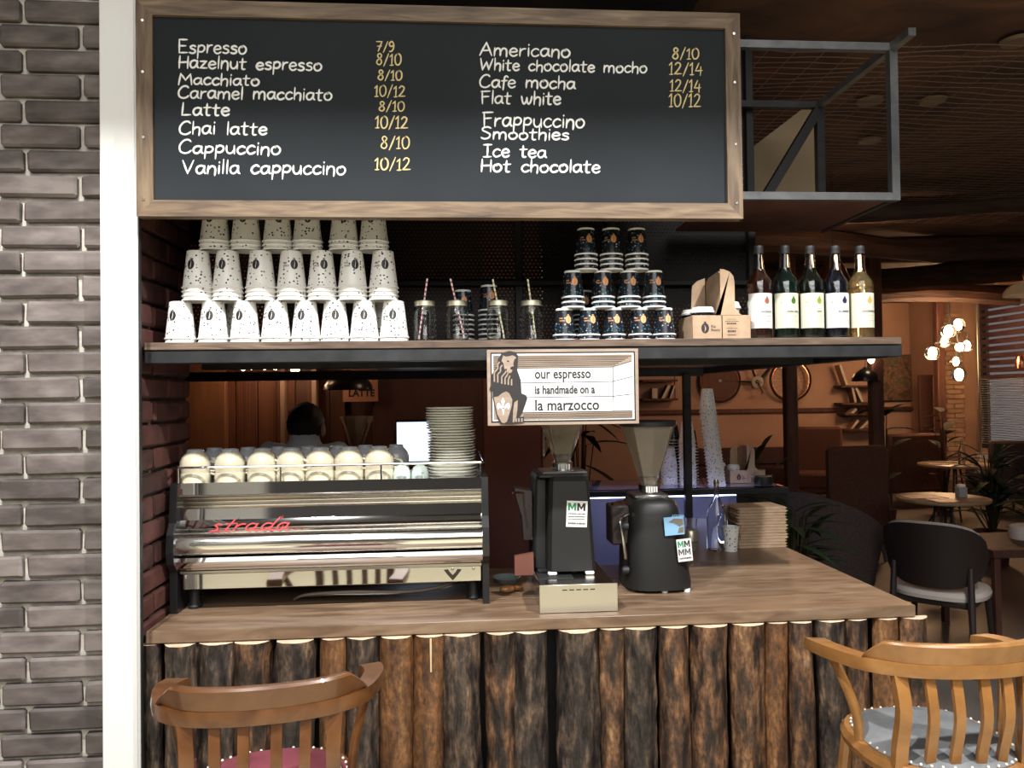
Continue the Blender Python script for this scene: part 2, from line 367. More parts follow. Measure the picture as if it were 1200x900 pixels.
# ================================================================ SETTING
CEIL = 3.06
struct('floor', MB().box(-3.2, 8.6, 1.6, 13.2, -.05, 0), M['floor'])
struct('floor_hall', MB().box(-6, 8.6, -6.5, 1.6, -.05, 0), M['tile'])
struct('ceiling', MB().box(-3.2, 8.6, 2.40, 13.2, CEIL, CEIL+.1), M['ceilroom'])
struct('trim_bulkhead', MB().box(-6, 8.6, 1.20, 1.30, 3.458, 5.0).box(-6, 8.6, 1.30, 2.50, 3.50, 3.6).box(-6, 8.6, 2.40, 2.46, CEIL+.1, 3.5), M['hallgrey'])
struct('wall_back', MB().box(-3.2, 8.6, 12.5, 12.65, 0, CEIL), M['ochrewall'])
struct('wall_right', MB().box(8.0, 8.15, 2.4, 10.1, 0, CEIL).box(8.0, 8.15, 10.1, 11.35, 0, .72).box(8.0, 8.15, 11.35, 12.5, 0, CEIL), M['ochrewall'])
struct('wall_far_left', MB().box(-3.2, -3.1, 2.6, 12.5, 0, CEIL), M['darkwall'])
struct('wall_hall', MB().box(-6, 8.6, -6.6, -6.5, 0, 5), M['hallgrey'])
for x0, x1 in ((-3.55, -2.7), (3.2, 4.1)):
    struct('trim_hall_pillar', MB().cbox(x0, x1, -6.5, -6.2, 0, 5, .02), M['white'])

def brick_mesh(seed, L, H=.064, D=.03):
    random.seed(seed)
    return MB().cbox(-L/2, L/2, -D/2, D/2, -H/2, H/2, .007, jit=.0022).mesh('brick', True, 25)
def wall_bricks(parent, rows, meshes, place):
    for row in rows:
        for (u0_, u1_, z) in row:
            L = u1_-u0_; base = .235 if L > .12 else .075
            me = random.choice(meshes[0 if L > .12 else 1])
            o = link('brick', me, parent, place((u0_+u1_)/2, z)); o.scale = (L/base, 1, random.uniform(.97, 1.03))
            o.rotation_euler = (R(random.uniform(-.8, .8)), R(random.uniform(-.5, .5)), (pi/2 if parent.get('side') else 0)+R(random.uniform(-.6, .6)))
# left wall, grey bricks in pale mortar
wl = struct('wall_left', MB().box(-6, -1.02, 2.452, 2.60, 0, 5), M['mortar'])
meshG = []
for L in (.235, .075):
    ms = []
    for k in range(6):
        me = brick_mesh(100+k+int(L*1000), L); me.materials.append(M['brick']); ms.append(me)
    meshG.append(ms)
random.seed(5)
PITCH = .0755; rows = []
for i in range(-1, 41):
    z = .055+i*PITCH
    if z < .03: continue
    e = random.uniform(-.006, .006)
    if i % 2 == 0: rows.append([(-1.262+e, -1.033, z), (-1.51+e, -1.275+e, z)])
    else: rows.append([(-1.099+e, -1.033, z), (-1.337+e, -1.112+e, z), (-1.58, -1.350+e, z)])
wall_bricks(wl, rows, meshG, lambda u, z: (u, 2.445+random.uniform(-.002, .002), z))
struct('trim_1', MB().cbox(-1.028, -.926, 2.385, 2.405, 0, 3.05, .003).box(-1.028, -.97, 2.405, 2.60, 0, 3.05), M['white'])
struct('trim_2', MB().cbox(-.923, -.915, 2.372, 2.384, 0, 3.05, .001), new('pale_grey_metal_strip', (.6, .6, .6), .4, .2))
struct('trim_3', MB().cbox(-.9145, -.912, 2.374, 2.390, 0, 3.05, .0005), M['blackm'])
# dark red brick return beside the bar
wi = struct('wall_inner', MB().box(-1.05, -.962, 2.602, 2.92, 0, CEIL).box(-1.019, -.9625, 2.432, 2.602, 0, CEIL), M['redmortar'])
wi['side'] = 1
meshR = []
for L in (.235, .075):
    ms = []
    for k in range(5):
        me = brick_mesh(300+k+int(L*1000), L, D=.024); me.materials.append(M['redbrick']); ms.append(me)
    meshR.append(ms)
rows = []
for i in range(11, 40):
    z = .055+i*PITCH
    if i % 2: rows.append([(2.46, 2.685, z), (2.698, 2.915, z)])
    else: rows.append([(2.46, 2.565, z), (2.578, 2.80, z), (2.813, 2.915, z)])
wall_bricks(wi, rows, meshR, lambda u, z: (-.955, u, z))
del wi['side']

# wall behind the bar: upright planks, each its own
wb = struct('wall_bar', MB().box(-3.1, .60, 5.24, 5.40, 0, CEIL), M['darkwall'])
x = -2.2; k = 0; random.seed(9)
pm = [MB().cbox(-.5, .5, -.012, .012, 0, 1.0, .004).mesh('plank') for _ in range(1)]
pm[0].materials.append(M['plank'])
while x < -.72:
    wd = random.choice((.10, .12, .14))
    o = link('plank', pm[0], wb, (x+wd/2, 5.225-random.uniform(0, .012), .95)); o.scale = (wd*.96, 1, 1.7)
    x += wd
MBX = MB()
struct('trim_4', MB().cbox(-1.70, -1.44, 5.12, 5.19, .9, 2.6, .006), noisy('orange_brown_panel', [(.3, (.22, .09, .04)), (.7, (.33, .15, .07))], .6, scale=4, stretch=(4, 4, .6)), label='orange-brown wooden door panel behind the bar')
for x0 in (-1.10, -.90):
    struct('trim_5', MB().cbox(x0, x0+.03, 5.12, 5.20, .9, 2.6, .004), M['ochrewall'])
struct('trim_6', MB().cbox(-.52, .20, 5.17, 5.235, 0, 2.9, .006), M['darkwall'])
struct('trim_7', MB().cbox(.20, .585, 5.17, 5.23, 0, 2.9, .006), noisy('smooth_brown_panel', [(.3, (.17, .06, .04)), (.7, (.21, .078, .052))], .5, scale=1.5, bump=0))
struct('trim_8', MB().cbox(.586, .604, 5.14, 5.235, 1.2, 2.6, .002), M['chrome2'])

# back wall chair rail, brick pier, columns, beams
struct('trim_9', MB().cbox(3.0, 8.0, 12.44, 12.5, 1.27, 1.34, .008), M['colwood'])
pier = struct('wall_pier', MB().box(8.14-.55, 8.0, 11.75, 12.5, 0, CEIL), M['ochrewall'])
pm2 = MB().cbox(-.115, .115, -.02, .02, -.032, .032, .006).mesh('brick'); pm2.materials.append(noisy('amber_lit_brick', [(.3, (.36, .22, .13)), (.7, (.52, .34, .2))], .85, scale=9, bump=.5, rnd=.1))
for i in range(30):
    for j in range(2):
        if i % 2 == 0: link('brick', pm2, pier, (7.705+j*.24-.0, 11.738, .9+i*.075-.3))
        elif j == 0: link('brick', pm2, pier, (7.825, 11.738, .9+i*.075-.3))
for (x, y) in ((3.535, 8.0), (4.47, 8.0), (7.32, 11.3)):
    struct('trim_10', MB().cbox(x-.062, x+.062, y-.06, y+.06, 0, CEIL, .012), M['colwood'], label='dark reddish timber column from floor to ceiling')
random.seed(3)
for (y, z, r_) in ((5.6, 2.98, .10), (7.0, 2.96, .12), (8.6, 2.93, .14), (10.4, 2.94, .13)):
    pts = [(x_, y+.12*sin(x_*1.3+y), z+.04*sin(x_*2.1+y*3)) for x_ in [1.0+.5*i for i in range(15)]]
    struct('trim_11', MB().tube(pts, [r_*random.uniform(.8, 1.15) for _ in pts], 9), M['beam'], smooth=True)
# woven wire mesh slung under the ceiling
mm = MB()
for i in range(60):
    y = 3.0+i*.055
    x0 = 1.25+max(0, (y-3.0))*.02
    pts = [(x_, y+.010*sin(x_*14+i), 2.99+.012*sin(x_*3.1+i*.15)) for x_ in [x0+.12*q for q in range(28)]]
    mm.tube(pts, .0022, 3, caps=False)
for i in range(28):
    x0 = 1.3+.12*i
    mm.tube([(x0, 3.0, 2.995), (x0, 6.25, 2.995)], .0015, 3, caps=False)
o = mm.build('ceiling_mesh', new('mesh_wire', (.28, .20, .15), .5, .5)); tag(o, 'thin wire mesh slung below the dark ceiling at right', 'mesh', kind='stuff')
for (x, y, lb) in ((2.079, 3.72, 'just right of the hanging rack frame'), (2.40, 4.31, 'lowest in view, right of the rack upright'), (2.39, 3.70, 'second from the right edge'), (2.34, 3.05, 'nearest, cut by the right edge')):
    o = MB().lathe([(0, -.012), (.058, -.012), (.066, 0)], 20).build('ceiling_disc', M['discs'], None, loc=(x, y, CEIL-.02))
    tag(o, 'unlit round ceiling disc, '+lb, 'light', 'round ceiling discs')

# window with slatted blind in the right wall
wn = struct('window_1', MB().box(8.0, 8.06, 10.10, 10.16, .72, CEIL).box(8.0, 8.06, 11.29, 11.35, .72, CEIL).box(8.0, 8.06, 10.16, 11.29, .72, .78).box(8.0, 8.06, 10.16, 11.29, 2.98, CEIL), M['blackm'])
struct('pane', MB().box(8.05, 8.056, 10.16, 11.29, .78, 2.98), M['caseglass'], parent=wn)
struct('window_edge', MB().cbox(7.97, 8.0, 11.36, 11.41, .6, CEIL, .004), M['alu'], parent=wn)
struct('outer_board', MB().box(8.3, 8.32, 9.6, 12.0, 0, CEIL), M['outside'])
struct('red_banner', MB().cbox(8.10, 8.12, 10.12, 10.58, .9, 1.82, .003), new('red_cloth', (.35, .03, .05), .8), parent=wn)
sm = MB().cbox(-.012, .012, 0, 1.10, -.004, .004, .002).mesh('slat'); sm.materials.append(M['blind'])
sm2 = sm.copy(); sm2.materials.clear(); sm2.materials.append(M['maroon'])
bl = thing('window_blind', 'slatted blind over the tall window at the right edge', 'blind', (7.96, 10.18, 0))
z = .80
while z < 1.78:
    o = link('slat', sm, bl, (0, 0, z)); o.rotation_euler.y = R(25); z += .034
while z < 2.93:
    o = link('slat', sm2, bl, (0, 0, z)); o.rotation_euler.y = R(75); o.scale.x = 3.1; z += .105
MB().cbox(-.02, .02, 0, 1.1, 2.93, 2.97, .004).build('headrail', M['blackm'], bl)
rd = thing('radiator', 'grey ribbed radiator below the blind at the right edge', 'radiator', (7.88, 10.2, .08))
fin = MB().cbox(-.04, .04, -.02, .02, 0, .58, .012).mesh('fin'); fin.materials.append(M['blind'])
for k in range(20): link('fin', fin, rd, (0, k*.055, 0))

# ================================================================ BAR
bar = thing('bar_counter', 'bar counter clad in upright half logs under a thick wooden top', 'counter', (0, 0, 0))
# top of glued boards
for i, (y0, y1) in enumerate(((2.45, 2.70), (2.702, 2.94), (2.942, 3.18))):
    b = MB().cbox(-.93, 1.49, y0, y1, .867, .905, .003)
    o = b.build('top_board', M['counterwood'], bar)
MB().cbox(.86, 1.49, 3.182, 4.30, .867, .905, .003).build('top_board', M['counterwood'], bar)
MB().box(-.93, 1.42, 2.60, 2.62, 0, .866).box(1.40, 1.42, 2.62, 4.3, 0, .866).build('carcass', M['blackm'], bar)
LOGS = [(-.944,-.889,0),(-.883,-.786,0),(-.774,-.673,0),(-.668,-.559,1),(-.554,-.432,0),(-.421,-.342,2),(-.337,-.242,0),(-.237,-.138,2),(-.13,-.034,2),(-.031,.079,0),(.09,.182,1),(.187,.291,0),(.318,.445,0),(.45,.528,1),(.536,.637,0),(.653,.746,1),(.754,.867,1),(.876,.981,1),(.989,1.064,2),(1.075,1.156,1),(1.167,1.257,0),(1.262,1.335,1),(1.353,1.428,2),(1.449,1.537,1)]
def log(x0, x1, kind, i, place):
    random.seed(1000+i); r_ = (x1-x0)/2*1.07; seg = 14; nz = 26
    vs = []; ph = [random.uniform(0, 6) for _ in range(6)]
    amp = (.07, .05, .025)[kind]
    for q in range(nz+1):
        z = .864*q/nz
        for k in range(seg+1):
            a = pi+pi*k/seg
            rad = r_*(1+amp*(sin(z*5+ph[0]+a)+.6*sin(z*13+ph[1]+2*a)+.5*sin(a*5+ph[2]+z*3)+.3*sin(z*37+ph[5]+a*3))+random.uniform(-.02, .02)*(2 if kind == 0 else 1))
            vs.append((cos(a)*rad+.006*sin(z*3+ph[3]), sin(a)*rad*.95, z))
    n = seg+1; fs = [(q*n+k, q*n+k+1, (q+1)*n+k+1, (q+1)*n+k) for q in range(nz) for k in range(seg)]
    fs += [(q*n+seg, q*n, (q+1)*n, (q+1)*n+seg) for q in range(nz)]
    b = MB().add(vs, fs, 0)
    topi = [nz*n+k for k in range(n)]; b.add([vs[i_] for i_ in topi], [tuple(range(n))], 1)
    b.add([vs[k] for k in range(n)], [tuple(range(n))], 1)
    me = b.mesh('log', True, 50)
    me.materials.append(M[('log_bark', 'log_peel', 'log_smooth')[kind]]); me.materials.append(M['logcut'])
    me.polygons.foreach_set('material_index', [1 if abs(p.normal.z) > .7 else 0 for p in me.polygons])
    return link('log', me, bar, place[0], place[1])
for i, (x0, x1, kd) in enumerate(LOGS): log(x0, x1, kd, i, (((x0+x1)/2, 2.475, 0), 0))
for i in range(9):
    log(-.05, .05, (1, 0, 2)[i % 3], 50+i, ((1.452, 2.60+i*.107, 0), pi/2))
# sap drip
MB().cbox(-.078, -.072, 2.420, 2.425, .76, .862, .001).build('resin_drip', new('pale_resin', (.62, .45, .25), .4), bar)

# overhead shelf
sh = thing('overhead_shelf', 'long wooden shelf in a dark steel frame hung over the bar', 'shelf', (0, 0, 0))
MB().cbox(-.93, 1.461, 2.45, 2.74, 1.752, 1.776, .002).build('shelf_board', M['shelfwood'], sh)
MB().cbox(-.93, 1.461, 2.742, 3.02, 1.752, 1.776, .002).build('shelf_board', M['shelfwood'], sh)
MB().cbox(-.93, 1.465, 2.455, 2.495, 1.712, 1.751, .002).build('front_beam', M['steel'], sh)
MB().cbox(1.425, 1.465, 2.496, 4.40, 1.712, 1.751, .002).build('side_beam', M['steel'], sh)
MB().cbox(-1.60, 1.424, 4.36, 4.40, 1.70, 1.75, .002).build('rear_beam', M['steel'], sh)
MB().cbox(-.93, 1.424, 3.0, 3.04, 1.712, 1.751, .002).build('cross_beam', M['steel'], sh)
MB().add([(-1.60, 3.04, 1.744), (1.42, 3.04, 1.744), (1.42, 4.36, 1.744), (-1.60, 4.36, 1.744)], [(0, 1, 2, 3)]).build('perforated_deck', perforated('perforated_sheet', (0, 1), .03, .33), sh)
MB().cbox(1.29, 1.33, 4.30, 4.34, .906, 1.711, .002).build('post', M['steel'], sh)
# cage above the shelf
cg = thing('steel_cage', 'dark steel cage with perforated back panel above the shelf', 'cage', (0, 0, 0))
def bar3(a, b, t=.025):
    a = Vector(a); b = Vector(b)
    return MB().tube([a, b], t*.7071, 4)
MB().box(-1.5, 1.20, 3.085, 3.088, 1.79, CEIL-.02).build('back_panel', perforated('perforated_back', (0, 2), .016, .17, (.012, .011, .010)), cg)
for x in (-.4, .25, .62, 1.19): MB().cbox(x, x+.03, 3.055, 3.085, 1.79, CEIL-.02, .002).build('upright', M['blackm'], cg)
for z in (1.80, 2.03): MB().cbox(-.93, 1.19, 3.04, 3.055, z, z+.02, .002).build('cross_bar', M['blackm'], cg)
MB().box(-.93, .86, 2.56, 3.085, 2.95, 2.97).build('top_panel', M['blackm'], cg)
rk = thing('hanging_rack', 'open grey steel rack frame jutting right from behind the menu board', 'rack', (0, 0, 0))
RX = 1.475
for a, b, t, mt in (((.88, 2.5, 2.745), (RX, 2.5, 2.745), .025, 'rawsteel'), ((.88, 2.5, 2.245), (RX, 2.5, 2.245), .025, 'rawsteel'), ((RX, 2.5, 2.232), (RX, 2.5, 2.757), .027, 'rawsteel'),
                    ((RX, 2.38, 2.745), (RX, 3.02, 2.745), .025, 'rawsteel'), ((RX, 2.5, 2.245), (RX, 3.02, 2.245), .022, 'steel'), ((RX, 3.02, 2.245), (RX, 3.02, 2.757), .030, 'steel'),
                    ((1.0, 3.02, 2.745), (RX, 3.02, 2.745), .025, 'steel'), ((1.2, 3.02, 2.30), (RX, 3.02, 2.735), .035, 'blackm')):
    bar3(a, b, t).build('bar', M[mt], rk)
MB().cbox(.88, RX-.015, 2.515, 3.01, 2.236, 2.246, .002).build('deck', M['darkwall'], rk)
tp = struct('trim_12', MB().prism([(1.24, 2.36), (1.24, 2.60), (1.30, 2.66), (1.62, 2.90), (1.66, 2.90), (1.66, 2.36)], 3.40, 3.44), M['tan'])

# ---------------------------------------------------------------- menu board
bd = thing('menu_board', 'large black chalkboard drinks menu in a rough wooden frame', 'menu board', (0, 2.34, 0))
X0, X1, Z0, Z1, FW = -.901, .892, 2.132, 2.764, .047
MB().prism([(X0, Z1), (X1, Z1), (X1-FW, Z1-FW), (X0+FW, Z1-FW)], -.012, .03).build('frame_rail', M['framewood'], bd, smooth=False)
MB().prism([(X0, Z0), (X0+FW, Z0+FW), (X1-FW, Z0+FW), (X1, Z0)], -.012, .03).build('frame_rail', M['framewood'], bd, smooth=False)
MB().prism([(X0, Z0), (X0, Z1), (X0+FW, Z1-FW), (X0+FW, Z0+FW)], -.012, .03).build('frame_rail', M['framewoodv'], bd, smooth=False)
MB().prism([(X1, Z0), (X1-FW, Z0+FW), (X1-FW, Z1-FW), (X1, Z1)], -.012, .03).build('frame_rail', M['framewoodv'], bd, smooth=False)
MB().box(X0+FW, X1-FW, 0, .02, Z0+FW, Z1-FW).build('slate', M['chalkboard'], bd, smooth=False)
sc = MB()
for z in (2.18, 2.36, 2.55, 2.70):
    for x in (X0+.02, X1-.02): sc.lathe([(0, -.0015), (.004, -.0015), (.0045, 0)], 10, mat=Matrix.Translation((x, -.0125, z)) @ Matrix.Rotation(-pi/2, 4, 'X'))
sc.build('screws', M['chrome2'], bd)['kind'] = 'stuff'
G = {
'E':(6,[[(.6,.2),(.5,10)],[(.5,10),(5,10)],[(.5,5.3),(4.3,5.4)],[(.6,.2),(5.4,.4)]]),
'H':(6.2,[[(.5,0),(.8,10)],[(5.4,0),(5.6,9.6)],[(.4,4.6),(5.8,5.2)]]),
'M':(8.4,[[(.3,0),(1.4,10)],[(1.4,10),(4.2,4.2)],[(4.2,4.2),(7,9.8)],[(7,9.8),(7.8,.2)]]),
'C':(6.8,[[(6.2,8.6),(4.9,10),(2.6,9.2),(.7,5.5),(1,1.6),(3,0),(5,.5),(6.4,2)]]),
'L':(6,[[(1.2,10),(.7,.2)],[(.7,.2),(5.2,.5)]]),
'V':(6.6,[[(.4,9.6),(2.9,.2)],[(2.9,.2),(5.8,9.8)]]),
'A':(7,[[(.2,0),(3.6,10)],[(3.6,10),(6.4,0)],[(1,3.6),(5.6,4)]]),
'W':(8.8,[[(.6,10),(1.8,.2)],[(1.8,.2),(4.4,7)],[(4.4,7),(5.8,.3)],[(5.8,.3),(8.4,9.8)]]),
'F':(6,[[(1.2,0),(1,10)],[(.3,9.6),(5.6,10)],[(1.1,5.4),(4.8,5.8)]]),
'S':(6,[[(5.4,9),(3.6,10),(1.3,9),(1.2,7),(3.4,5.4),(5,3.6),(4.2,.9),(2,0),(.3,1)]]),
'I':(5,[[(2.3,0),(2.5,10)],[(.3,9.8),(4.6,10)],[(.2,.1),(4.4,.3)]]),
'a':(5.6,[[(4.5,5.2),(3,6),(1.2,5),(.5,2.6),(1.4,.4),(3,.6),(4.3,3),(4.7,5.8)],[(4.6,5.8),(4.5,1.6),(5.4,.2)]]),
'c':(4.8,[[(4.4,5),(3,6),(1.2,4.8),(.5,2.4),(1.6,.2),(3.2,.3),(4.5,1.4)]]),
'd':(5.4,[[(4.2,4.6),(2.6,5.6),(1,4.4),(.6,2),(1.8,.2),(3.4,.9),(4.5,3)],[(4.8,10),(4.5,0)]]),
'e':(5,[[(.8,3),(4.2,3.6),(3.8,5.4),(2.4,6),(1,4.8),(.5,2.4),(1.6,.3),(3,.1),(4.5,1.2)]]),
'f':(3.6,[[(4,8.6),(3,9.6),(2,8.4),(1.6,4),(1.2,-2.2)],[(.3,5.4),(3.4,5.8)]]),
'h':(5,[[(.8,10),(.6,0)],[(.7,3.4),(2.2,5.4),(3.8,5.2),(4.2,3.2),(3.9,-1)]]),
'i':(2,[[(1,6),(.9,0)],[(1.1,8.2),(1.15,8.7)]]),
'l':(2,[[(1.2,10),(.9,0)]]),
'm':(8,[[(.8,6),(.6,0)],[(.7,3.4),(2,5.6),(3.4,5.2),(3.8,3),(3.7,.2)],[(3.8,3.4),(5.2,5.7),(6.7,5.2),(7.1,3),(7,-.6)]]),
'n':(5.2,[[(.8,6),(.6,0)],[(.7,3.2),(2.2,5.7),(3.8,5.4),(4.4,3.2),(4.2,-1.2)]]),
'o':(5.4,[[(2.6,6),(1,4.9),(.5,2.6),(1.5,.3),(3.3,.2),(4.6,2),(4.7,4.2),(3.6,5.8),(2.6,6),(2.3,4.8)]]),
'p':(5.2,[[(.9,6),(.5,-3.6)],[(.8,4.4),(2.4,6),(4.2,5.2),(4.4,3),(3,1.2),(.9,1.4)]]),
'r':(4.2,[[(.9,6),(.7,0)],[(.8,3.2),(2,5.3),(3.8,5.8)]]),
's':(4.6,[[(4,5.2),(2.6,6),(1,5),(1.6,3.6),(3.3,2.8),(3.8,1.2),(2.4,0),(.4,.6)]]),
't':(4.6,[[(2.1,9),(1.8,2),(2.2,.2),(3.6,.2)],[(.3,6),(4.2,6.3)]]),
'u':(5.4,[[(.7,6),(.7,2.4),(1.8,.3),(3.4,.8),(4.4,3)],[(4.5,6),(4.6,0)]]),
'w':(7.4,[[(.6,6),(1.2,2),(2.2,.2),(3.4,2.4),(3.8,5)],[(3.8,5),(4,1.8),(5,.2),(6.2,2.4),(6.8,6)]]),
'z':(5,[[(.6,5.8),(4.2,5.9)],[(4.2,5.9),(.6,.3)],[(.6,.3),(4.6,.3)]]),
'7':(6,[[(.8,9.8),(5.4,9.8)],[(5.4,9.8),(2.4,0)],[(1.8,5),(5,5.2)]]),
'9':(5.6,[[(4.6,7.4),(3,10),(1,8.2),(1.4,5.6),(3.4,5.2),(4.6,7.4)],[(4.6,7.6),(4.3,3),(2.8,.3),(1,0)]]),
'8':(5.8,[[(4.6,8.6),(3,10),(1.6,8.6),(2.2,6.4),(4,4.6),(4.6,2),(3,0),(1,1.4),(1.4,3.8),(3.4,5.8),(4.8,8.4)]]),
'1':(3.8,[[(.6,7.6),(2.4,10)],[(2.4,10),(2.1,.2)],[(.8,0),(3.3,.2)]]),
'0':(6,[[(3,10),(1,8),(.7,4),(1.8,.4),(3.8,.4),(5.2,3.4),(5,8),(3.2,10),(2.2,9)]]),
'2':(6,[[(.8,8),(2.4,10),(4.4,9),(4.2,6.4),(2.4,3),(.5,.3)],[(.5,.3),(5.4,.6)]]),
'4':(6,[[(3,10),(.6,3.4)],[(.6,3.4),(5.4,3.8)],[(4.4,7),(4.1,-.4)]]),
'/':(4.4,[[(4,10.6),(.4,-1)]]), ' ':(5,[]),
}
def ribbon(b, pts, wd, y):
    pts = [Vector((p[0], p[1])) for p in pts]; n = len(pts); vs = []
    for i, p in enumerate(pts):
        t = (pts[min(i+1, n-1)]-pts[max(i-1, 0)])
        if t.length < 1e-9: t = Vector((1, 0))
        t.normalize(); q = Vector((-t.y, t.x))*wd*(.62 if i in (0, n-1) else 1)
        vs += [(p.x+q.x, y, p.y+q.y), (p.x-q.x, y, p.y-q.y)]
    t0 = (pts[1]-pts[0]).normalized()*wd; t1 = (pts[-1]-pts[-2]).normalized()*wd
    vs += [(pts[0].x-t0.x, y, pts[0].y-t0.y), (pts[-1].x+t1.x, y, pts[-1].y+t1.y)]
    b.add(vs, [(2*i, 2*i+1, 2*i+3, 2*i+2) for i in range(n-1)]+[(2*n, 1, 0), (2*n-2, 2*n-1, 2*n+1)])
def handwriting(text, x0, x1, z, cap, y, wd, slant=.05):
    tot = sum(G[c][0] for c in text); k = (x1-x0)/tot; s = cap/9.6; b = MB(); cx = x0; lay = 0; words = [b]
    for c in text:
        if c == ' ': b = MB(); words.append(b)
        wch, strokes = G[c]; dz = random.uniform(-.03, .03)*cap; sc_ = random.uniform(.95, 1.06)
        for st in strokes:
            pts = [(cx+p[0]*k*.97+p[1]*s*slant*.6, z+dz+p[1]*s*sc_) for p in st]
            if len(pts) > 2: pts = [(q.x, q.y) for q in spline([Vector((a, b_, 0)) for a, b_ in pts], 4)]
            else: pts = [pts[0], ((pts[0][0]+pts[1][0])/2+random.uniform(-.0004, .0004), (pts[0][1]+pts[1][1])/2), pts[1]]
            ribbon(b, pts, wd*random.uniform(.88, 1.1), y-(lay % 5)*.00006); lay += 1
        cx += wch*k
    return list(zip(text.split(' '), words))
random.seed(21)
for t, a, b_, z, c in [('Espresso', -0.785, -0.588, 2.613, 0.037),('Hazelnut espresso', -0.785, -0.371, 2.568, 0.035),('Macchiato', -0.786, -0.552, 2.52, 0.032),('Caramel macchiato', -0.788, -0.342, 2.48, 0.035),('Latte', -0.779, -0.638, 2.43, 0.035),('Chai latte', -0.786, -0.531, 2.375, 0.037),('Cappuccino', -0.787, -0.492, 2.318, 0.037),('Vanilla cappuccino', -0.777, -0.304, 2.26, 0.038),('Americano', 0.093, 0.37, 2.623, 0.038),('White chocolate mocho', 0.093, 0.605, 2.579, 0.033),('Cafe mocha', 0.09, 0.384, 2.527, 0.036),('Flat white', 0.094, 0.339, 2.478, 0.037),('Frappuccino', 0.098, 0.411, 2.409, 0.041),('Smoothies', 0.093, 0.363, 2.371, 0.033),('Ice tea', 0.1, 0.293, 2.317, 0.036),('Hot chocolate', 0.092, 0.456, 2.273, 0.036)]:
    for wt, wm in handwriting(t, a, b_, z, c, -.0008, .0028): wm.build('chalk_lettering', M['chalk'], bd, smooth=False)['label'] = 'white hand lettering reading '+wt+(' in the line '+t if wt != t else '')
for t, a, b_, z, c in [('7/9', -0.216, -0.158, 2.629, 0.028),('8/10', -0.216, -0.138, 2.588, 0.031),('8/10', -0.212, -0.136, 2.543, 0.028),('10/12', -0.222, -0.127, 2.494, 0.031),('8/10', -0.21, -0.13, 2.451, 0.028),('10/12', -0.221, -0.12, 2.4, 0.033),('8/10', -0.206, -0.116, 2.339, 0.033),('10/12', -0.224, -0.114, 2.275, 0.033),('8/10', 0.68, 0.768, 2.624, 0.031),('12/14', 0.669, 0.778, 2.576, 0.035),('12/14', 0.671, 0.772, 2.524, 0.034),('10/12', 0.667, 0.771, 2.477, 0.037)]:
    for wt, wm in handwriting(t, a, b_, z, c, -.0008, .0022): wm.build('price_lettering', M['goldchalk'], bd, smooth=False)['label'] = 'gold hand lettering reading '+wt

# ================================================================ THINGS
ORD = ['first', 'second', 'third', 'fourth', 'fifth', 'sixth', 'seventh', 'eighth', 'ninth', 'tenth', 'eleventh', 'twelfth', 'thirteenth', 'fourteenth', 'fifteenth', 'sixteenth', 'seventeenth', 'eighteenth', 'nineteenth', 'twentieth', 'twenty-first', 'twenty-second', 'twenty-third', 'twenty-fourth', 'twenty-fifth', 'twenty-sixth']
def nth(i, n, w_='stack', first='leftmost', last='rightmost'):
    return first+' '+w_ if i == 0 else (last+' '+w_ if i == n-1 else ORD[i]+' '+w_+' from left')
def level(k, n):
    # k counts from the top of a stack of n
    if n == 1: return 'single'
    return 'top' if k == 0 else ('bottom' if k == n-1 else ORD[k]+' from top')

_fc = {}
def text_mesh(s, size, sx=1.0, ext=.0004, bold=0, space=1.0, align='LEFT'):
    cu = bpy.data.curves.new('t', 'FONT'); cu.body = s; cu.size = size; cu.extrude = ext; cu.offset = bold; cu.space_character = space; cu.align_x = align
    cu.resolution_u = 3
    o = bpy.data.objects.new('t', cu); COL.objects.link(o)
    dg = bpy.context.evaluated_depsgraph_get()
    me = bpy.data.meshes.new_from_object(o.evaluated_get(dg))
    bpy.data.objects.remove(o); bpy.data.curves.remove(cu)
    # stand the text upright facing -Y
    me.transform(Matrix(((sx, 0, 0, 0), (0, 0, -1, 0), (0, 1, 0, 0), (0, 0, 0, 1))))
    return me
def text(name, s, size, mat, parent, loc, sx=1.0, label=None, rot=None, **kw):
    me = text_mesh(s, size, sx, **kw); me.materials.clear(); me.materials.append(mat)
    o = link(name, me, parent, loc)
    if rot: o.rotation_euler = rot
    if label: o['label'] = label
    return o
def wrap_patch(b, poly, zc, rfun, a0, y_extra=.0004, mi=0):
    """wrap a flat outline (arc length, height) round an upright cone facing -Y"""
    vs = []
    for u, z in poly:
        r_ = rfun(zc+z)+y_extra; a = -pi/2+a0+u/r_
        vs.append((cos(a)*r_, sin(a)*r_, zc+z))
    b.add(vs, [tuple(range(len(vs)))], mi)
def wrap_grid(b, w_, z0, z1, rfun, a0, n=8, y_extra=.0004, mi=0):
    vs = []
    for i in range(n+1):
        for z in (z0, z1):
            r_ = rfun(z)+y_extra; a = -pi/2+a0+(i/n-.5)*w_/r_
            vs.append((cos(a)*r_, sin(a)*r_, z))
    b.add(vs, [(2*i, 2*i+2, 2*i+3, 2*i+1) for i in range(n)], mi)
def ell(cx, cz, a, c, n=16, s=0, e=2*pi):
    return [(cx+a*cos(s+(e-s)*i/n), cz+c*sin(s+(e-s)*i/n)) for i in range(n)]

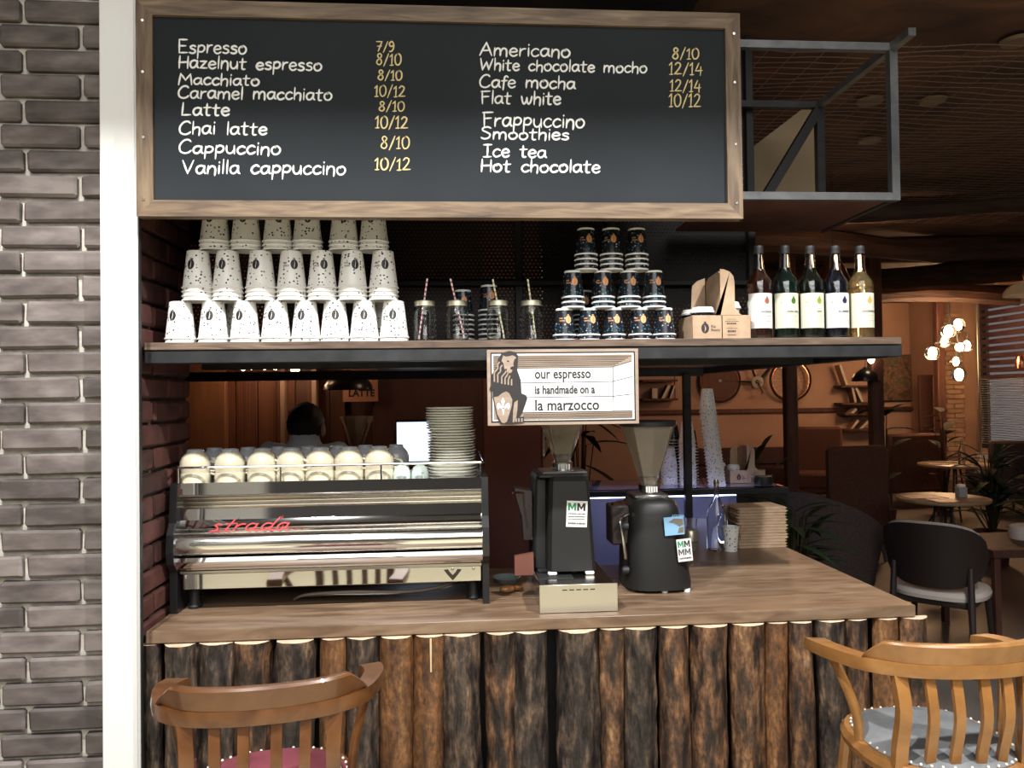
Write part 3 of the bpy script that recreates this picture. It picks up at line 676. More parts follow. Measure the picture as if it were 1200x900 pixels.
# ---------------------------------------------------------------- paper cups
def cup_meshes(rt, rb, h, mat, rim, inverted=True):
    # rt mouth radius, rb base radius; inverted cup stands on its mouth
    p = [(rt-.0012, 0.001), (rt+.0022, 0.0), (rt+.0036, .002), (rt+.0030, .0048), (rt+.0002, .0056)]
    body = MB().lathe(p, 28, mi=1)
    body.lathe([(rt+.0002, .0056), (rb+.001, h-.006), (rb+.0008, h-.001), (rb-.001, h)], 28, mi=0)
    body.lathe([(rb-.001, h), (rb-.0035, h), (rb-.0045, h-.006), (0, h-.006)], 28, mi=1)
    body.lathe([(rt-.0012, .001), (rb-.001, h-.008)], 28, mi=1)
    me = body.mesh('paper_cup'); me.materials.append(mat); me.materials.append(rim)
    return me
def bean_logo(rfun, zc, s, mat, matl, a0=0, inv=True):
    b = MB()
    for q in range(8):
        xa, xb = -.0085*s*cos(pi*q/8), -.0085*s*cos(pi*(q+1)/8); ha, hb = .0115*s*sin(pi*q/8), .0115*s*sin(pi*(q+1)/8)
        wrap_patch(b, [(xa, -ha), (xb, -hb), (xb, 0), (xa, 0)], zc, rfun, a0, .0006, 0); wrap_patch(b, [(xa, 0), (xb, 0), (xb, hb), (xa, ha)], zc, rfun, a0, .0006, 0)
    wrap_patch(b, [(-.002*s, .012*s), (.002*s, .012*s), (.003*s, .0145*s), (-.003*s, .0145*s)], zc, rfun, a0, .0006, 0)
    wrap_patch(b, [(.0002*s, .010*s), (.0016*s, .003*s), (.0006*s, -.004*s), (-.0006*s, -.0100*s), (-.0008*s, -.004*s), (.0006*s, .003*s)], zc, rfun, a0, .0009, 1)
    for r_, (x0, x1) in enumerate(((-.026, -.018), (-.026, -.0125))):
        z0 = (.0035-.007*r_)*s; x = x0*s
        while x < x1*s:
            wrap_patch(b, [(x, z0-.002*s), (x+.0013*s, z0-.002*s), (x+.0013*s, z0+.002*s), (x, z0+.002*s)], zc, rfun, a0, .0006, 0); x += .0026*s
    me = b.mesh('logo', False)
    me.materials.append(mat); me.materials.append(matl); return me
RT, RB, HC, ST = .0455, .0325, .119, .0135
cupW = cup_meshes(RT, RB, HC, M['cup_w'], M['paper'])
logoW = bean_logo(lambda z: RT+(RB-RT)*z/HC+.0004, .073, 1.38, M['bean_dark'], M['paper'])
WC = 'white paper cups stacked mouth down on the shelf'
def cup_stack(x, y, z, n, me, logo, where, st, group, colour, seedrot):
    # numbered from the top: the k-th cup lies under k others
    for k in range(n):
        zz = z+(n-1-k)*st
        o = link('paper_cup', me, None, (x, y, zz), seedrot+(0 if k == 0 else random.uniform(-1, 1)))
        tag(o, f'{colour} paper cup, {level(k, n)}, {where}', 'cup', group)
        if k == 0 and logo: link('bean_logo', logo, o)
random.seed(31)
XB = (-.852, -.751, -.653, -.557, -.463, -.372, -.279, -.185); XM = (-.798, -.706, -.603, -.507, -.411, -.315, -.217); XT = (-.744, -.648, -.549, -.456, -.341, -.246)
for i, x in enumerate(XB): cup_stack(x, 2.545, 1.7765, 2, cupW, logoW, f'{nth(i, 8)}, lowest white row', ST, WC, 'white', random.uniform(-.35, .45))
zM = 1.7765+HC+ST+.0008
for i, x in enumerate(XM): cup_stack(x, 2.545, zM, 4, cupW, logoW, f'{nth(i, 7)}, middle white row', ST, WC, 'white', random.uniform(-.35, .45))
zT = zM+HC+3*ST+.0008
for i, x in enumerate(XT): cup_stack(x, 2.545, zT, 3, cupW, logoW, f'{nth(i, 6)}, top white row', ST, WC, 'white', random.uniform(-.2, .3))
for i, x in enumerate((-.705, -.235)): cup_stack(x, 2.66, 1.7765, 3, cupW, None, f'stack half hidden behind the {("left", "right")[i]} of the white pyramid', ST, WC, 'white', 1)

RTb, RBb, HB, STb = .0355, .0262, .089, .0165
cupB = cup_meshes(RTb, RBb, HB, M['cup_b'], M['paper'])
logoB = bean_logo(lambda z: RTb+(RBb-RTb)*z/HB+.0004, .052, 1.15, M['bean_orange'], new('bean_cut', (.30, .12, .05), .5), a0=.18)
# white ring round the foot of the black cups
foot = MB().lathe([(RBb+.0016, HB-.0062), (RBb+.0022, HB-.001), (RBb+.0008, HB+.0004), (RBb-.002, HB+.0003)], 28).mesh('foot_ring'); foot.materials.append(M['paper'])
BC = 'black paper cups stacked mouth down on the shelf'
def bstack(x, y, z, n, where):
    for k in range(n):
        o = link('paper_cup', cupB, None, (x, y, z+(n-1-k)*STb), random.uniform(-.15, .15) if k == 0 else random.uniform(-3, 3))
        tag(o, f'black paper cup, {level(k, n)}, {where}', 'cup', BC)
        if k == 0: link('bean_logo', logoB, o); link('foot_ring', foot, o)
for i, x in enumerate((.368, .448, .532, .619, .700)): bstack(x, 2.545, 1.7765, 2, f'{nth(i, 5)}, lowest black row')
z2 = 1.7765+HB+STb+.0012
for i, x in enumerate((.398, .498, .584, .668)): bstack(x, 2.545, z2, 3, f'{nth(i, 4)}, middle black row')
z3 = z2+HB+2*STb+.0012
for i, x in enumerate((.443, .527, .612)): bstack(x, 2.545, z3, 4, f'{("left", "centre", "right")[i]} stack, top black row')
bstack(.040, 2.70, 1.7765, 7, 'stack behind the second jar')
bstack(.130, 2.70, 1.7765, 8, 'stack behind the third jar')
bstack(.462, 2.72, 1.7765, 7, 'stack behind the gap in the black pyramid')

# ---------------------------------------------------------------- mason jars with straws
jp = [(0, .002), (.020, .001), (.033, .002), (.0375, .008), (.0378, .022), (.0368, .030), (.0368, .085), (.0375, .096), (.034, .108), (.031, .113), (.031, .126)]
jin = [(.0290, .126), (.0290, .113), (.032, .106), (.0352, .095), (.0345, .085), (.0345, .030), (.0355, .022), (.035, .010), (.030, .0055), (0, .0055)]
jar_me = MB().lathe(jp+jin, 28)
for k in range(8):
    a = 2*pi*k/8; jar_me.tube([(cos(a)*.0366, sin(a)*.0366, .034), (cos(a)*.0366, sin(a)*.0366, .082)], .0018, 5)
jar_me = jar_me.mesh('jar_body'); jar_me.materials.append(M['glass'])
lid_me = MB().lathe([(.0325, .117), (.0335, .1175), (.0335, .1325), (.0315, .1345), (.027, .1345), (.026, .1335), (0, .1335)], 32).mesh('screw_lid'); lid_me.materials.append(M['pewter'])
for i, (x, st, lb, lean) in enumerate(((-.087, 'pink', 'leftmost jar, pink striped straw', (-.020, .010)), (.018, 'pink', 'second jar from left, pink striped straw leaning left', (.024, -.020)), (.152, 'yellow', 'third jar from left, yellow striped straw leaning left', (.020, -.016)), (.261, 'yellow', 'rightmost jar, yellow striped straw', (.014, -.010)))):
    j = thing('mason_jar', 'handled glass drinking jar with metal lid, '+lb, 'jar', (x, 2.56, 1.7765), 0, 'glass jars with straws on the shelf')
    link('jar_body', jar_me, j); link('screw_lid', lid_me, j)
    bx, tx = lean; s_ = thing('x', None, None); bpy.data.objects.remove(s_)
    so = thing('straw', f'{st} and white striped paper straw in the {("leftmost", "second", "third", "rightmost")[i]} glass jar', 'straw', (x, 2.56, 1.7765), 0, 'striped paper straws')
    p0 = Vector((bx, 0, .009)); p1 = Vector((tx, 0, .208 if st == 'pink' else .206)); nseg = 26
    for q, (mt, nm) in enumerate(((M['paper'], 'straw_tube'), (M[st], 'straw_stripe'))):
        b = MB()
        if q == 0: b.tube([p0, p1], .0029, 8)
        else:
            for sg in range(0, nseg, 2):
                a = p0.lerp(p1, sg/nseg); c = p0.lerp(p1, (sg+.9)/nseg)
                b.tube([a, c], .00305, 8)
        ob = b.build(nm, mt, so)
        if q: ob['kind'] = 'stuff'

# ---------------------------------------------------------------- lidded cup for carriers
def takeaway_cup(label, loc, mat, group=None, s=1.0):
    t = thing('takeaway_cup', label, 'cup', loc, random.uniform(-1, 1), group)
    MB().lathe([(0, 0), (.026*s, 0), (.036*s, .085*s), (.037*s, .088*s)], 24).build('cup_body', mat, t)
    MB().lathe([(.037*s, .086*s), (.0405*s, .087*s), (.0405*s, .092*s), (.037*s, .095*s), (.035*s, .104*s), (.033*s, .1055*s), (.030*s, .102*s), (0, .102*s)], 28).build('cup_lid', M['paper'], t)
    return t
def carrier(loc, rz, label, wide=.195, dep=.155, h=.078):
    t = thing('cup_carrier', label, 'carrier', loc, rz)
    x = wide/2; y = dep/2; b = MB()
    b.cbox(-x, x, -y, -y+.002, 0, h, .0008).build('front_panel', M['kraft'], t)
    MB().cbox(-x, x, y-.002, y, 0, h, .0008).cbox(-x, -x+.002, -y, y, 0, h, .0008).cbox(x-.002, x, -y, y, 0, h, .0008).cbox(-x, x, -y, y, 0, .002, .0008).build('tray', M['kraft'], t)
    # tall central handle board running front to back with round shoulders and a finger slot
    pr = [(-y, 0), (-y, .19), (-y+.006, .212), (-y+.025, .226), (0, .222), (y-.03, .218), (y-.008, .208), (y, .19), (y, 0)]
    MB().prism(pr, .0, .003, 'x').build('handle_board', M['kraft'], t, smooth=False)
    fr = [(-.003, h-.001), (-.020, h), (.068, h), (.052, h+.012), (.045, h+.03), (.045, .185), (.042, .205), (.030, .220), (.010, .228), (-.003, .229)]
    MB().prism(fr, -y-.0008, -y+.0012, 'y').build('handle_front', M['kraft'], t, smooth=False)
    MB().prism([(-.055, h), (-.003, h), (-.003, .222), (-.03, .212), (-.048, .195), (-.05, .18)], y-.003, y-.001, 'y').build('handle_rear', M['kraft'], t, smooth=False)
    MB().prism([(-.03, .165), (.02, .165), (.03, .19), (.018, .178), (-.02, .178)], -.0015, -.0005, 'x').build('slot_flap', M['kraft'], t, smooth=False)
    # bean logo and lettering
    b = MB(); yy = -y-.0004
    b.add([(-.055+p[0], yy, .036+p[1]) for p in ell(0, 0, .013, .017)], [tuple(range(16))])
    b.add([(-.058, yy, .053), (-.052, yy, .053), (-.050, yy, .057), (-.060, yy, .057)], [(0, 1, 2, 3)])
    b.build('bean_logo', M['ink'], t, smooth=False)
    MB().add([(-.056+p[0], yy-.0003, .036+p[1]) for p in ((-.004, .012), (0, .004), (0, -.004), (-.002, -.014), (.004, -.004), (.003, .004))], [tuple(range(6))]).build('bean_cut', M['kraft'], t, smooth=False)
    text('lettering', 'Ria', .013, M['ink'], t, (-.036, yy, .037), ext=.0002); text('lettering', 'Beans', .013, M['ink'], t, (-.036, yy, .026), ext=.0002)
    b = MB(); random.seed(4)
    for r_, (w0, w1, z, hh) in enumerate(((.018, .050, .064, .0015), (.012, .058, .057, .002), (.018, .050, .048, .005), (.016, .052, .034, .002), (.020, .048, .022, .0065), (.020, .048, .012, .003))):
        xx = w0
        while xx < w1:
            l = random.uniform(.002, .005); b.add([(xx, yy, z), (min(xx+l, w1), yy, z), (min(xx+l, w1), yy, z+hh), (xx, yy, z+hh)], [(0, 1, 2, 3)]); xx += l+.0015
    b.build('small_print', M['ink'], t, smooth=False)['kind'] = 'stuff'
    return t
carrier((.878, 2.575, 1.7765), 0, 'kraft cardboard cup carrier with tall handle on the shelf left of the syrup bottles')
takeaway_cup('black takeaway cup with white lid in the left front of the shelf carrier', (.830, 2.545, 1.779), M['cup_b'])
takeaway_cup('black takeaway cup with white lid in the left rear of the shelf carrier', (.822, 2.622, 1.779), M['cup_b'])
takeaway_cup('white printed takeaway cup with white lid in the right rear of the shelf carrier', (.930, 2.60, 1.779), M['cup_w'], s=1.22)

# ---------------------------------------------------------------- syrup bottles
bp_out = [(0, .0), (.036, .0), (.0405, .004), (.041, .012), (.041, .165), (.0405, .172), (.042, .178), (.041, .185), (.038, .198), (.029, .212), (.021, .226), (.017, .240), (.0145, .285), (.0142, .292)]
glass_b = MB().lathe(bp_out+[(.012, .292), (.0125, .285), (.015, .240), (.019, .226), (.027, .211), (.036, .197), (.039, .184), (.0388, .165), (.0388, .012), (.037, .004), (0, .004)], 32).mesh('bottle_glass'); glass_b.materials.append(M['glass'])
cap_b = MB().lathe([(.0138, .287), (.0168, .2875), (.0172, .291), (.0160, .296), (.0168, .300), (.0165, .311), (.0150, .314), (0, .314)], 24).mesh('bottle_cap'); cap_b.materials.append(M['blackm'])
def drop(cx, cz, s):
    return [(cx, cz+1.5*s), (cx+.35*s, cz+.8*s), (cx+.8*s, cz+.1*s), (cx+.85*s, cz-.4*s), (cx+.5*s, cz-.95*s), (cx, cz-1.1*s), (cx-.5*s, cz-.95*s), (cx-.85*s, cz-.4*s), (cx-.8*s, cz+.1*s), (cx-.35*s, cz+.8*s)]
SY = [('dark red', 'HAZELNUT', M['label1'], (.30, .09, .06)), ('dark green', 'GREEN APPLE', M['label2'], (.05, .13, .02)), ('dark olive', 'KIWI', M['label2'], (.22, .28, .03)), ('near-black blue', 'BLUEBERRY', M['label1'], (.02, .02, .06)), ('clear amber', 'GINGERBREAD', M['label2'], (.62, .30, .08))]
rl = lambda z: .0412
for i, x in enumerate((1.026, 1.116, 1.204, 1.291, 1.378)):
    cn, wd, lm, dc = SY[i]
    t = thing('syrup_bottle', f'tall glass bottle of {cn} syrup with pale label reading {wd}', 'bottle', (x, 2.55, 1.7765), 0, 'syrup bottles in a row on the shelf')
    link('bottle_glass', glass_b, t); link('bottle_cap', cap_b, t)
    lv = (.236, .240, .240, .232, .226)[i]
    MB().lathe([(0, .005), (.0375, .0055), (.0384, .013), (.0384, .165), (.0384, .183), (.0355, .196), (.0265, .211), (.0185, .2255), (.016, lv), (0, lv)], 28).build('syrup', M['liq'][i], t)
    b = MB(); wrap_grid(b, .100, .036, .152, lambda z: .0411, -.12, 14); b.build('paper_label', lm, t)
    b = MB(); wrap_patch(b, drop(0, 0, .0105), .128, rl, .26, .0014); b.build('drop_emblem', new('drop_'+str(i), dc, .4), t, smooth=False)
    b = MB()
    for z0, z1, w0, w1 in ((.105, .1055, .0, .022), (.0975, .098, .0, .022), (.0975, .1055, .0, .0005), (.0975, .1055, .0215, .022)):
        wrap_patch(b, [(w0, z0-.1), (w1, z0-.1), (w1, z1-.1), (w0, z1-.1)], .1, rl, .0, .0010)
    random.seed(i)
    for z0, hh, w0, w1 in ((.075, .0022, .0, .024), (.066, .0016, .006, .018), (.058, .0018, -.004, .028), (.128, .002, -.028, -.016)):
        u_ = w0
        while u_ < w1:
            l = random.uniform(.0012, .003); wrap_patch(b, [(u_, z0-.1), (u_+l, z0-.1), (u_+l, z0+hh-.1), (u_, z0+hh-.1)], .1, rl, 0, .0010); u_ += l+.0012
    if 0 < i < 4: wrap_patch(b, ell(0, 0, .003, .0042, 10), .121, rl, -.72, .0010)
    b.build('label_print', M['greyprint'] if i else M['greyprint'], t, smooth=False)['kind'] = 'stuff'
    tm = text_mesh(wd, .0098, .82, ext=.0001, align='CENTER')
    for v in tm.vertices:
        a = -pi/2+.25+v.co.x/.0412; r_ = .0423+(-v.co.y); v.co = Vector((cos(a)*r_, sin(a)*r_, v.co.z+.087))
    tm.materials.clear(); tm.materials.append(M['ink']); link('lettering', tm, t)

# ---------------------------------------------------------------- espresso sign
sg = thing('espresso_sign', 'framed sign with lion emblem reading our espresso is handmade on a la marzocco', 'sign', (.108, 2.43, 1.508))
SW, SH = .476, .236
def S(x, y): return ((x-40)/1125*SW, SH-(y-58)/557*SH)
wood_s = noisy('sign_wood', [(.3, (.27, .20, .15)), (.7, (.36, .275, .215))], .6, scale=8, stretch=(1, 8, 8), bump=0)
MB().cbox(0, SW, .0, .012, 0, SH, .001).build('backing_board', wood_s, sg)
def flat(name, polys, mat, lay, label=None):
    b = MB()
    for p in polys: b.prism([S(*q) for q in p], -.0006*lay, -.0006*lay+.0006)
    o = b.build(name, mat, sg, smooth=False)
    if label: o['label'] = label
    return o
def rect(a, b_, c, d): return [(a, b_), (c, b_), (c, d), (a, d)]
def band(pts, w_):
    out = []; 
    for a, b_ in zip(pts[:-1], pts[1:]):
        d = Vector((b_[0]-a[0], b_[1]-a[1])); d.normalize(); n = Vector((-d.y, d.x))*w_/2
        out.append([(a[0]+n.x, a[1]+n.y), (b_[0]+n.x, b_[1]+n.y), (b_[0]-n.x, b_[1]-n.y), (a[0]-n.x, a[1]-n.y)])
    return out
pw = new('sign_white', (.82, .83, .83), .5); pg = new('sign_pale_grey', (.66, .67, .68), .5); pk = new('sign_black', (.022, .020, .020), .5)
flat('black_border', [rect(66, 78, 1140, 592)], pk, 1)
flat('white_border', [rect(76, 90, 1129, 580)], pw, 2)
flat('wood_field', [rect(86, 100, 1116, 570)], wood_s, 3)
flat('white_panel', [rect(230, 196, 972, 303), rect(230, 411, 972, 520), [(972, 300), (1116, 268), (1116, 393), (972, 411)]], pw, 4)
flat('grey_panel', [rect(230, 303, 972, 411), [(972, 192), (1116, 150), (1116, 268), (972, 300)], [(972, 411), (1116, 393), (1116, 520), (972, 520)]], pg, 4)
ln = []
for (a, b_) in (((230, 196), (972, 194)), ((972, 192), (1112, 152)), ((230, 303), (972, 300)), ((972, 300), (1116, 266)), ((230, 411), (972, 409)), ((972, 409), (1116, 394)), ((972, 190), (972, 520)), ((230, 521), (1112, 519))): ln += band([a, b_], 4)
for k in range(6): ln += band([(250, 112+k*14), (1112-k*24, 112+k*13)], 2.6)
for k in range(4): ln += band([(300, 535+k*12), (1112, 532+k*12)], 2.4)
for k in range(8): ln += band([(86, 108+k*13), (128, 108+k*13)], 3)
flat('ruled_lines', ln, pk, 5)['kind'] = 'stuff'
flat('lion_body', [[(205, 68), (250, 78), (268, 105), (262, 210), (285, 280), (290, 380), (325, 395), (332, 420), (296, 520), (275, 552), (305, 552), (305, 592), (215, 605), (130, 600), (110, 560), (78, 410), (78, 362), (55, 350), (66, 320), (75, 240), (112, 180), (125, 120), (150, 82)]], pk, 6, 'black silhouette of the sitting lion')
flat('lion_face', [[(158, 100), (180, 110), (205, 106), (225, 100), (240, 105), (256, 118), (240, 132), (232, 160), (236, 180), (214, 186), (208, 200), (226, 208), (218, 226), (196, 234), (184, 222), (166, 196), (160, 160), (146, 140)]], wood_s, 7)
flat('lion_eye', [[(186, 136), (202, 140), (200, 150), (188, 146)], [(214, 188), (228, 186), (224, 196)]], pk, 8)
mane = []
for k in range(6):
    ox = k*25; oy = k*26
    mane += band([(132+ox*.75, 148+oy*.9), (118+ox*.8, 165+oy*.9), (118+ox*.8, 196+oy*.85), (92+ox, 226+oy*.45), (92+ox, 285+oy*.22+8)], 10) if k < 2 else band([(150+ox*.55, 150+oy*.95), (150+ox*.55, 190+oy*.6), (98+ox*.96, 236+oy*.42), (98+ox*.96, 300+oy*.16)], 10)
flat('lion_mane', mane, wood_s, 7)['kind'] = 'stuff'
flat('shield', [[(86, 405), (118, 400), (150, 375), (178, 364), (200, 378), (222, 425), (218, 470), (180, 585), (160, 596), (140, 590), (110, 530)]], wood_s, 7)
flat('fleur_de_lis', [[(153, 408), (166, 435), (160, 462), (146, 462), (140, 435)], [(112, 452), (124, 446), (140, 466), (140, 484), (122, 484), (118, 500), (106, 478)], [(200, 452), (188, 446), (168, 466), (168, 484), (186, 484), (190, 500), (204, 478)], rect(136, 484, 172, 490), [(148, 462), (160, 462), (162, 500), (154, 542), (146, 500)]], pw, 8)
flat('lion_foreleg', [[(236, 445), (262, 428), (258, 500), (248, 560), (232, 592), (222, 590), (226, 510)]], wood_s, 7)
flat('paw', [rect(242, 562, 254, 588), rect(262, 562, 274, 588), rect(284, 562, 296, 588)], wood_s, 7)['kind'] = 'stuff'
def sign_text(s, x0, x1, yb, xh_px, size):
    me = text_mesh(s, size, 1, ext=.0003, bold=.0008); xs = [v.co.x for v in me.vertices]; wd_ = max(xs)-min(xs); a = S(x0, yb); b_ = S(x1, yb)
    k = (b_[0]-a[0])/wd_
    for v in me.vertices: v.co.x = (v.co.x-min(xs))*k
    me.materials.clear(); me.materials.append(pk); link('lettering', me, sg, (a[0], -.0031, a[1]))['label'] = 'black lettering reading '+s
sign_text('our espresso', 390, 805, 272, 0, .0435)
sign_text('is handmade on a', 390, 835, 384, 0, .0360)
sign_text('la marzocco', 390, 865, 506, 0, .0475)

# ---------------------------------------------------------------- espresso machine
em = thing('espresso_machine', 'wide chrome espresso machine with black sides on the bar counter', 'espresso machine', (0, 0, 0))
XL, XR = -.900, .094
def yprof(pts, x0, x1, thick=.01):
    b = MB(); n = len(pts)
    vs = [(x0, y, z) for y, z in pts]+[(x1, y, z) for y, z in pts]
    back = [(x0, pts[-1][0]+.05, pts[-1][1]), (x0, pts[0][0]+.05, pts[0][1]), (x1, pts[-1][0]+.05, pts[-1][1]), (x1, pts[0][0]+.05, pts[0][1])]
    b.add(vs+back, [(i, i+1, n+i+1, n+i) for i in range(n-1)]+[(n-1, 2*n, 2*n+2, 2*n-1), (2*n+1, 0, n, 2*n+3), (2*n, 2*n+1, 2*n+3, 2*n+2)])
    return b
def arc(cy, cz, r_, a0, a1, n=10): return [(cy+r_*cos(a0+(a1-a0)*i/n), cz+r_*sin(a0+(a1-a0)*i/n)) for i in range(n+1)]
side = [(2.64, .905), (2.64, 1.04), (2.612, 1.07), (2.604, 1.11), (2.612, 1.165), (2.635, 1.20), (2.65, 1.328), (3.22, 1.328), (3.24, 1.28), (3.24, 1.06), (3.10, 1.04), (3.10, .905)]
for x0, x1 in ((XL-.024, XL), (XR, XR+.022)):
    p = side
    MB().prism(p, x0, x1, 'x').build('side_panel', M['black'], em, smooth=False)
yprof([(2.648, 1.328), (2.648, 1.289), (2.655, 1.288)], XL, XR).build('tray_front', M['chrome'], em, smooth=False)
MB().cbox(XL, XR, 2.640, 2.655, 1.284, 1.2885, .001).build('trim_strip', M['chrome2'], em)
pts = []
for k in range(3): pts += arc(2.672, 1.276-.014*k, .0075, -pi*.9+pi*1.9-.0, -pi*.9+pi*1.0+.0, 6) if False else [(2.674-.0045*sin(pi*i/6), 1.282-.014*k-.014*i/6) for i in range(7)]
yprof(pts, XL, XR).build('ribbed_panel', new('ribbed_steel', (.50, .47, .40), .14, 1), em, ang=70)
yprof([(2.6745, 1.2395), (2.6735, 1.222), (2.6720, 1.203)], XL, XR).build('sloped_panel', M['chrome'], em)
yprof([(2.672, 1.203), (2.662, 1.186), (2.650, 1.174), (2.640, 1.167)], XL, XR).build('logo_shelf', M['chrome'], em)
yprof([(2.640, 1.167)]+arc(2.655, 1.128, .040, pi*.60, pi*1.36, 14)+[(2.648, 1.086)], XL, XR).build('rounded_bulge', new('soft_chrome', (.82, .81, .79), .12, 1), em, ang=80)
yprof([(2.628, 1.087), (2.622, 1.076), (2.626, 1.060), (2.640, 1.046), (2.655, 1.040)], XL, XR).build('lower_cove', M['chrome'], em)
MB().cbox(XL+.004, XR-.002, 2.652, 2.668, 1.030, 1.040, .001).build('trim_strip', M['chrome2'], em)
MB().cbox(XL+.012, XR-.004, 2.656, 2.675, .978, 1.030, .002).build('base_panel', M['chrome'], em)
MB().box(XL, XR, 2.70, 3.22, 1.0, 1.30).build('housing', M['blackm'], em, smooth=False)
MB().cbox(XL, XR, 2.655, 3.22, 1.300, 1.306, .001).build('cup_tray', M['chrome2'], em)
for x in (XL+.03, XR-.03):
    for y in (2.72, 3.04): MB().lathe([(0, 0), (.022, 0), (.024, .006), (.018, .02), (.018, .10), (0, .10)], 16, c=(x, y, .9055)).build('foot', M['blackm'], em)
rail = [(XL-.01, 3.18, 1.378), (XL-.01, 2.66, 1.378), (XL+.0, 2.652, 1.378), (XR+.0, 2.652, 1.378), (XR+.01, 2.66, 1.378), (XR+.01, 3.18, 1.378)]
MB().tube(rail, .0042, 8).build('cup_rail', M['chrome'], em)
for x in (XL, XL+.33, XL+.66, XR): MB().tube([(x, 2.653, 1.328), (x, 2.653, 1.376)], .0035, 8).build('rail_post', M['chrome'], em)
for x in (XL+.02, XR-.10, XR-.03): MB().lathe([(0, -.004), (.005, -.003), (.0055, 0)], 10, mat=Matrix.Translation((x, 2.6555, 1.02)) @ Matrix.Rotation(-pi/2, 4, 'X')).build('rivet', M['chrome2'], em)
MB().lathe([(0, -.004), (.008, -.003), (.0085, 0)], 10, mat=Matrix.Translation((XR+.0225, 2.70, 1.04)) @ Matrix.Rotation(pi/2, 4, 'Y')).build('side_bolt', M['chrome2'], em)
b = MB(); ox, oz = XR-.10, 1.003
b.prism([(ox-.030, oz+.016), (ox-.016, oz+.018), (ox-.010, oz+.008), (ox, oz-.002), (ox+.010, oz+.008), (ox+.016, oz+.018), (ox+.030, oz+.016), (ox+.018, oz), (ox, oz-.020), (ox-.018, oz)], 2.6542, 2.6562)
b.build('v_badge', new('dark_badge', (.06, .05, .04), .3, .6), em, smooth=False)
# red script word on the logo shelf
def script_word():
    st = [[(4.6, 5.4), (2.8, 6.2), (1.4, 5.2), (3, 3.4), (3.2, 1.2), (.2, .3)], [(9.4, 9.8), (7.6, 1.2), (9.6, .6)], [(5.8, 6.2), (11, 6.6)],
          [(11.6, 6), (11.2, .4)], [(11.4, 3.2), (13.4, 5.6), (15.6, 5.8)],
          [(21, 5.4), (18.4, 6), (16.6, 3), (18.2, .3), (20.8, 3)], [(21.4, 6), (20.8, .8), (22.6, .6)],
          [(28.4, 5.4), (25.6, 6), (24, 3), (25.6, .3), (28, 3)], [(30.4, 11), (28.2, .8), (30, .6)],
          [(35.8, 5.4), (33.2, 6), (31.4, 3), (33, .3), (35.4, 3)], [(36.2, 6), (35.6, .8), (37.4, .8)], [(3.2, .4), (7.4, .6)], [(22.6, .5), (25, .5)], [(30, .5), (32.4, .5)]]
    b = MB()
    for i, s_ in enumerate(st):
        pts = [(q.x*.0068, q.y*.0040) for q in spline([Vector((a+c*.25, c, 0)) for a, c in s_], 5)] if len(s_) > 2 else [((a+c*.25)*.0068, c*.0040) for a, c in s_]
        ribbon(b, pts, .0024, -.00008*i)
    return b
o = script_word().build('script_badge', M['red'], em, smooth=False, loc=(-.797, 2.634, 1.170)); o.rotation_euler.x = R(-22); o['label'] = 'red script lettering reading strada'
hz = MB().tube(spline([(-.55, 2.76, .91), (-.50, 2.72, .935), (-.35, 2.70, .945), (-.15, 2.72, .935), (-.02, 2.73, .955), (.02, 2.80, .98)], 6), .005, 8).build('power_cable', new('grey_hose', (.20, .17, .14), .5), em)
MB().tube(spline([(-.55, 2.79, .91), (-.42, 2.75, .925), (-.2, 2.76, .92), (-.02, 2.75, .94), (.04, 2.80, .97)], 6), .004, 8).build('water_hose', M['alu'], em)

# ---------------------------------------------------------------- cups on the machine (mouth down, one over another)
ccup = [(.036, 0), (.0385, .0008), (.0388, .004), (.0395, .016), (.0415, .030), (.0405, .046), (.0355, .060), (.0285, .070), (.0235, .0755)]
cfoot = [(.0235, .0755), (.0228, .0835), (.0210, .085), (.0185, .083), (.017, .079), (0, .078)]
cup_c = MB().lathe(ccup, 28, mi=0).lathe(cfoot, 28, mi=1).lathe([(.036, 0), (.0345, .01), (.037, .03), (.03, .06), (0, .07)], 28, mi=0)
cup_c.tube(spline([(0, -.0395, .012), (.0, -.058, .014), (.0, -.062, .034), (.0, -.0405, .046)], 5), .0042, 6)
def cup_copy(name, mats): 
    me = cup_c.mesh(name)
    for m_ in mats: me.materials.append(m_)
    return me
meC = cup_copy('ceramic_cup', (M['cream'], M['greyglaze'])); meG = cup_copy('ceramic_cup', (M['greyglaze'], M['greyglaze']))
GC = 'upturned cups on top of the espresso machine'
ZT = 1.3065
for i, x in enumerate((-.866, -.752, -.645, -.548, -.452, -.354, -.253)):
    for k in (0, 1):
        o = link('ceramic_cup', meC, None, (x, 2.722, ZT+k*.042), random.uniform(1.0, 2.1) if i != 0 else 1.6)
        o.scale = (1.22, 1.22, 1.0)
        tag(o, f'upside-down cream cup, {("lower", "upper")[k]} of the {nth(i, 7, "front pair")} on the machine', 'cup', GC)
for i, x in enumerate((-.845, -.727, -.620, -.518, -.412, -.315, -.205)):
    for k in (0, 1):
        o = link('ceramic_cup', meG, None, (x, 2.86, ZT+k*.040), random.uniform(2, 4)); o.scale = (1.12, 1.12, .98)
        tag(o, f'upside-down grey cup, {("lower", "upper")[k]} of the {nth(i, 7, "rear pair")} on the machine', 'cup', GC)
sm_ = MB().lathe([(.029, 0), (.031, .001), (.0315, .010), (.030, .034), (.024, .052), (.014, .060), (0, .061)], 24).tube(spline([(0, -.030, .012), (.004, -.044, .016), (.004, -.044, .034), (0, -.030, .040)], 5), .003, 6).mesh('espresso_cup'); sm_.materials.append(M['celadon'])
for i, (x, rz) in enumerate(((-.176, 2.6), (-.114, .2))):
    tag(link('espresso_cup', sm_, None, (x, 2.72, ZT), rz), f'small pale green cup upside down beside the saucers, {("left", "right")[i]} of the two', 'cup', 'small pale green cups')
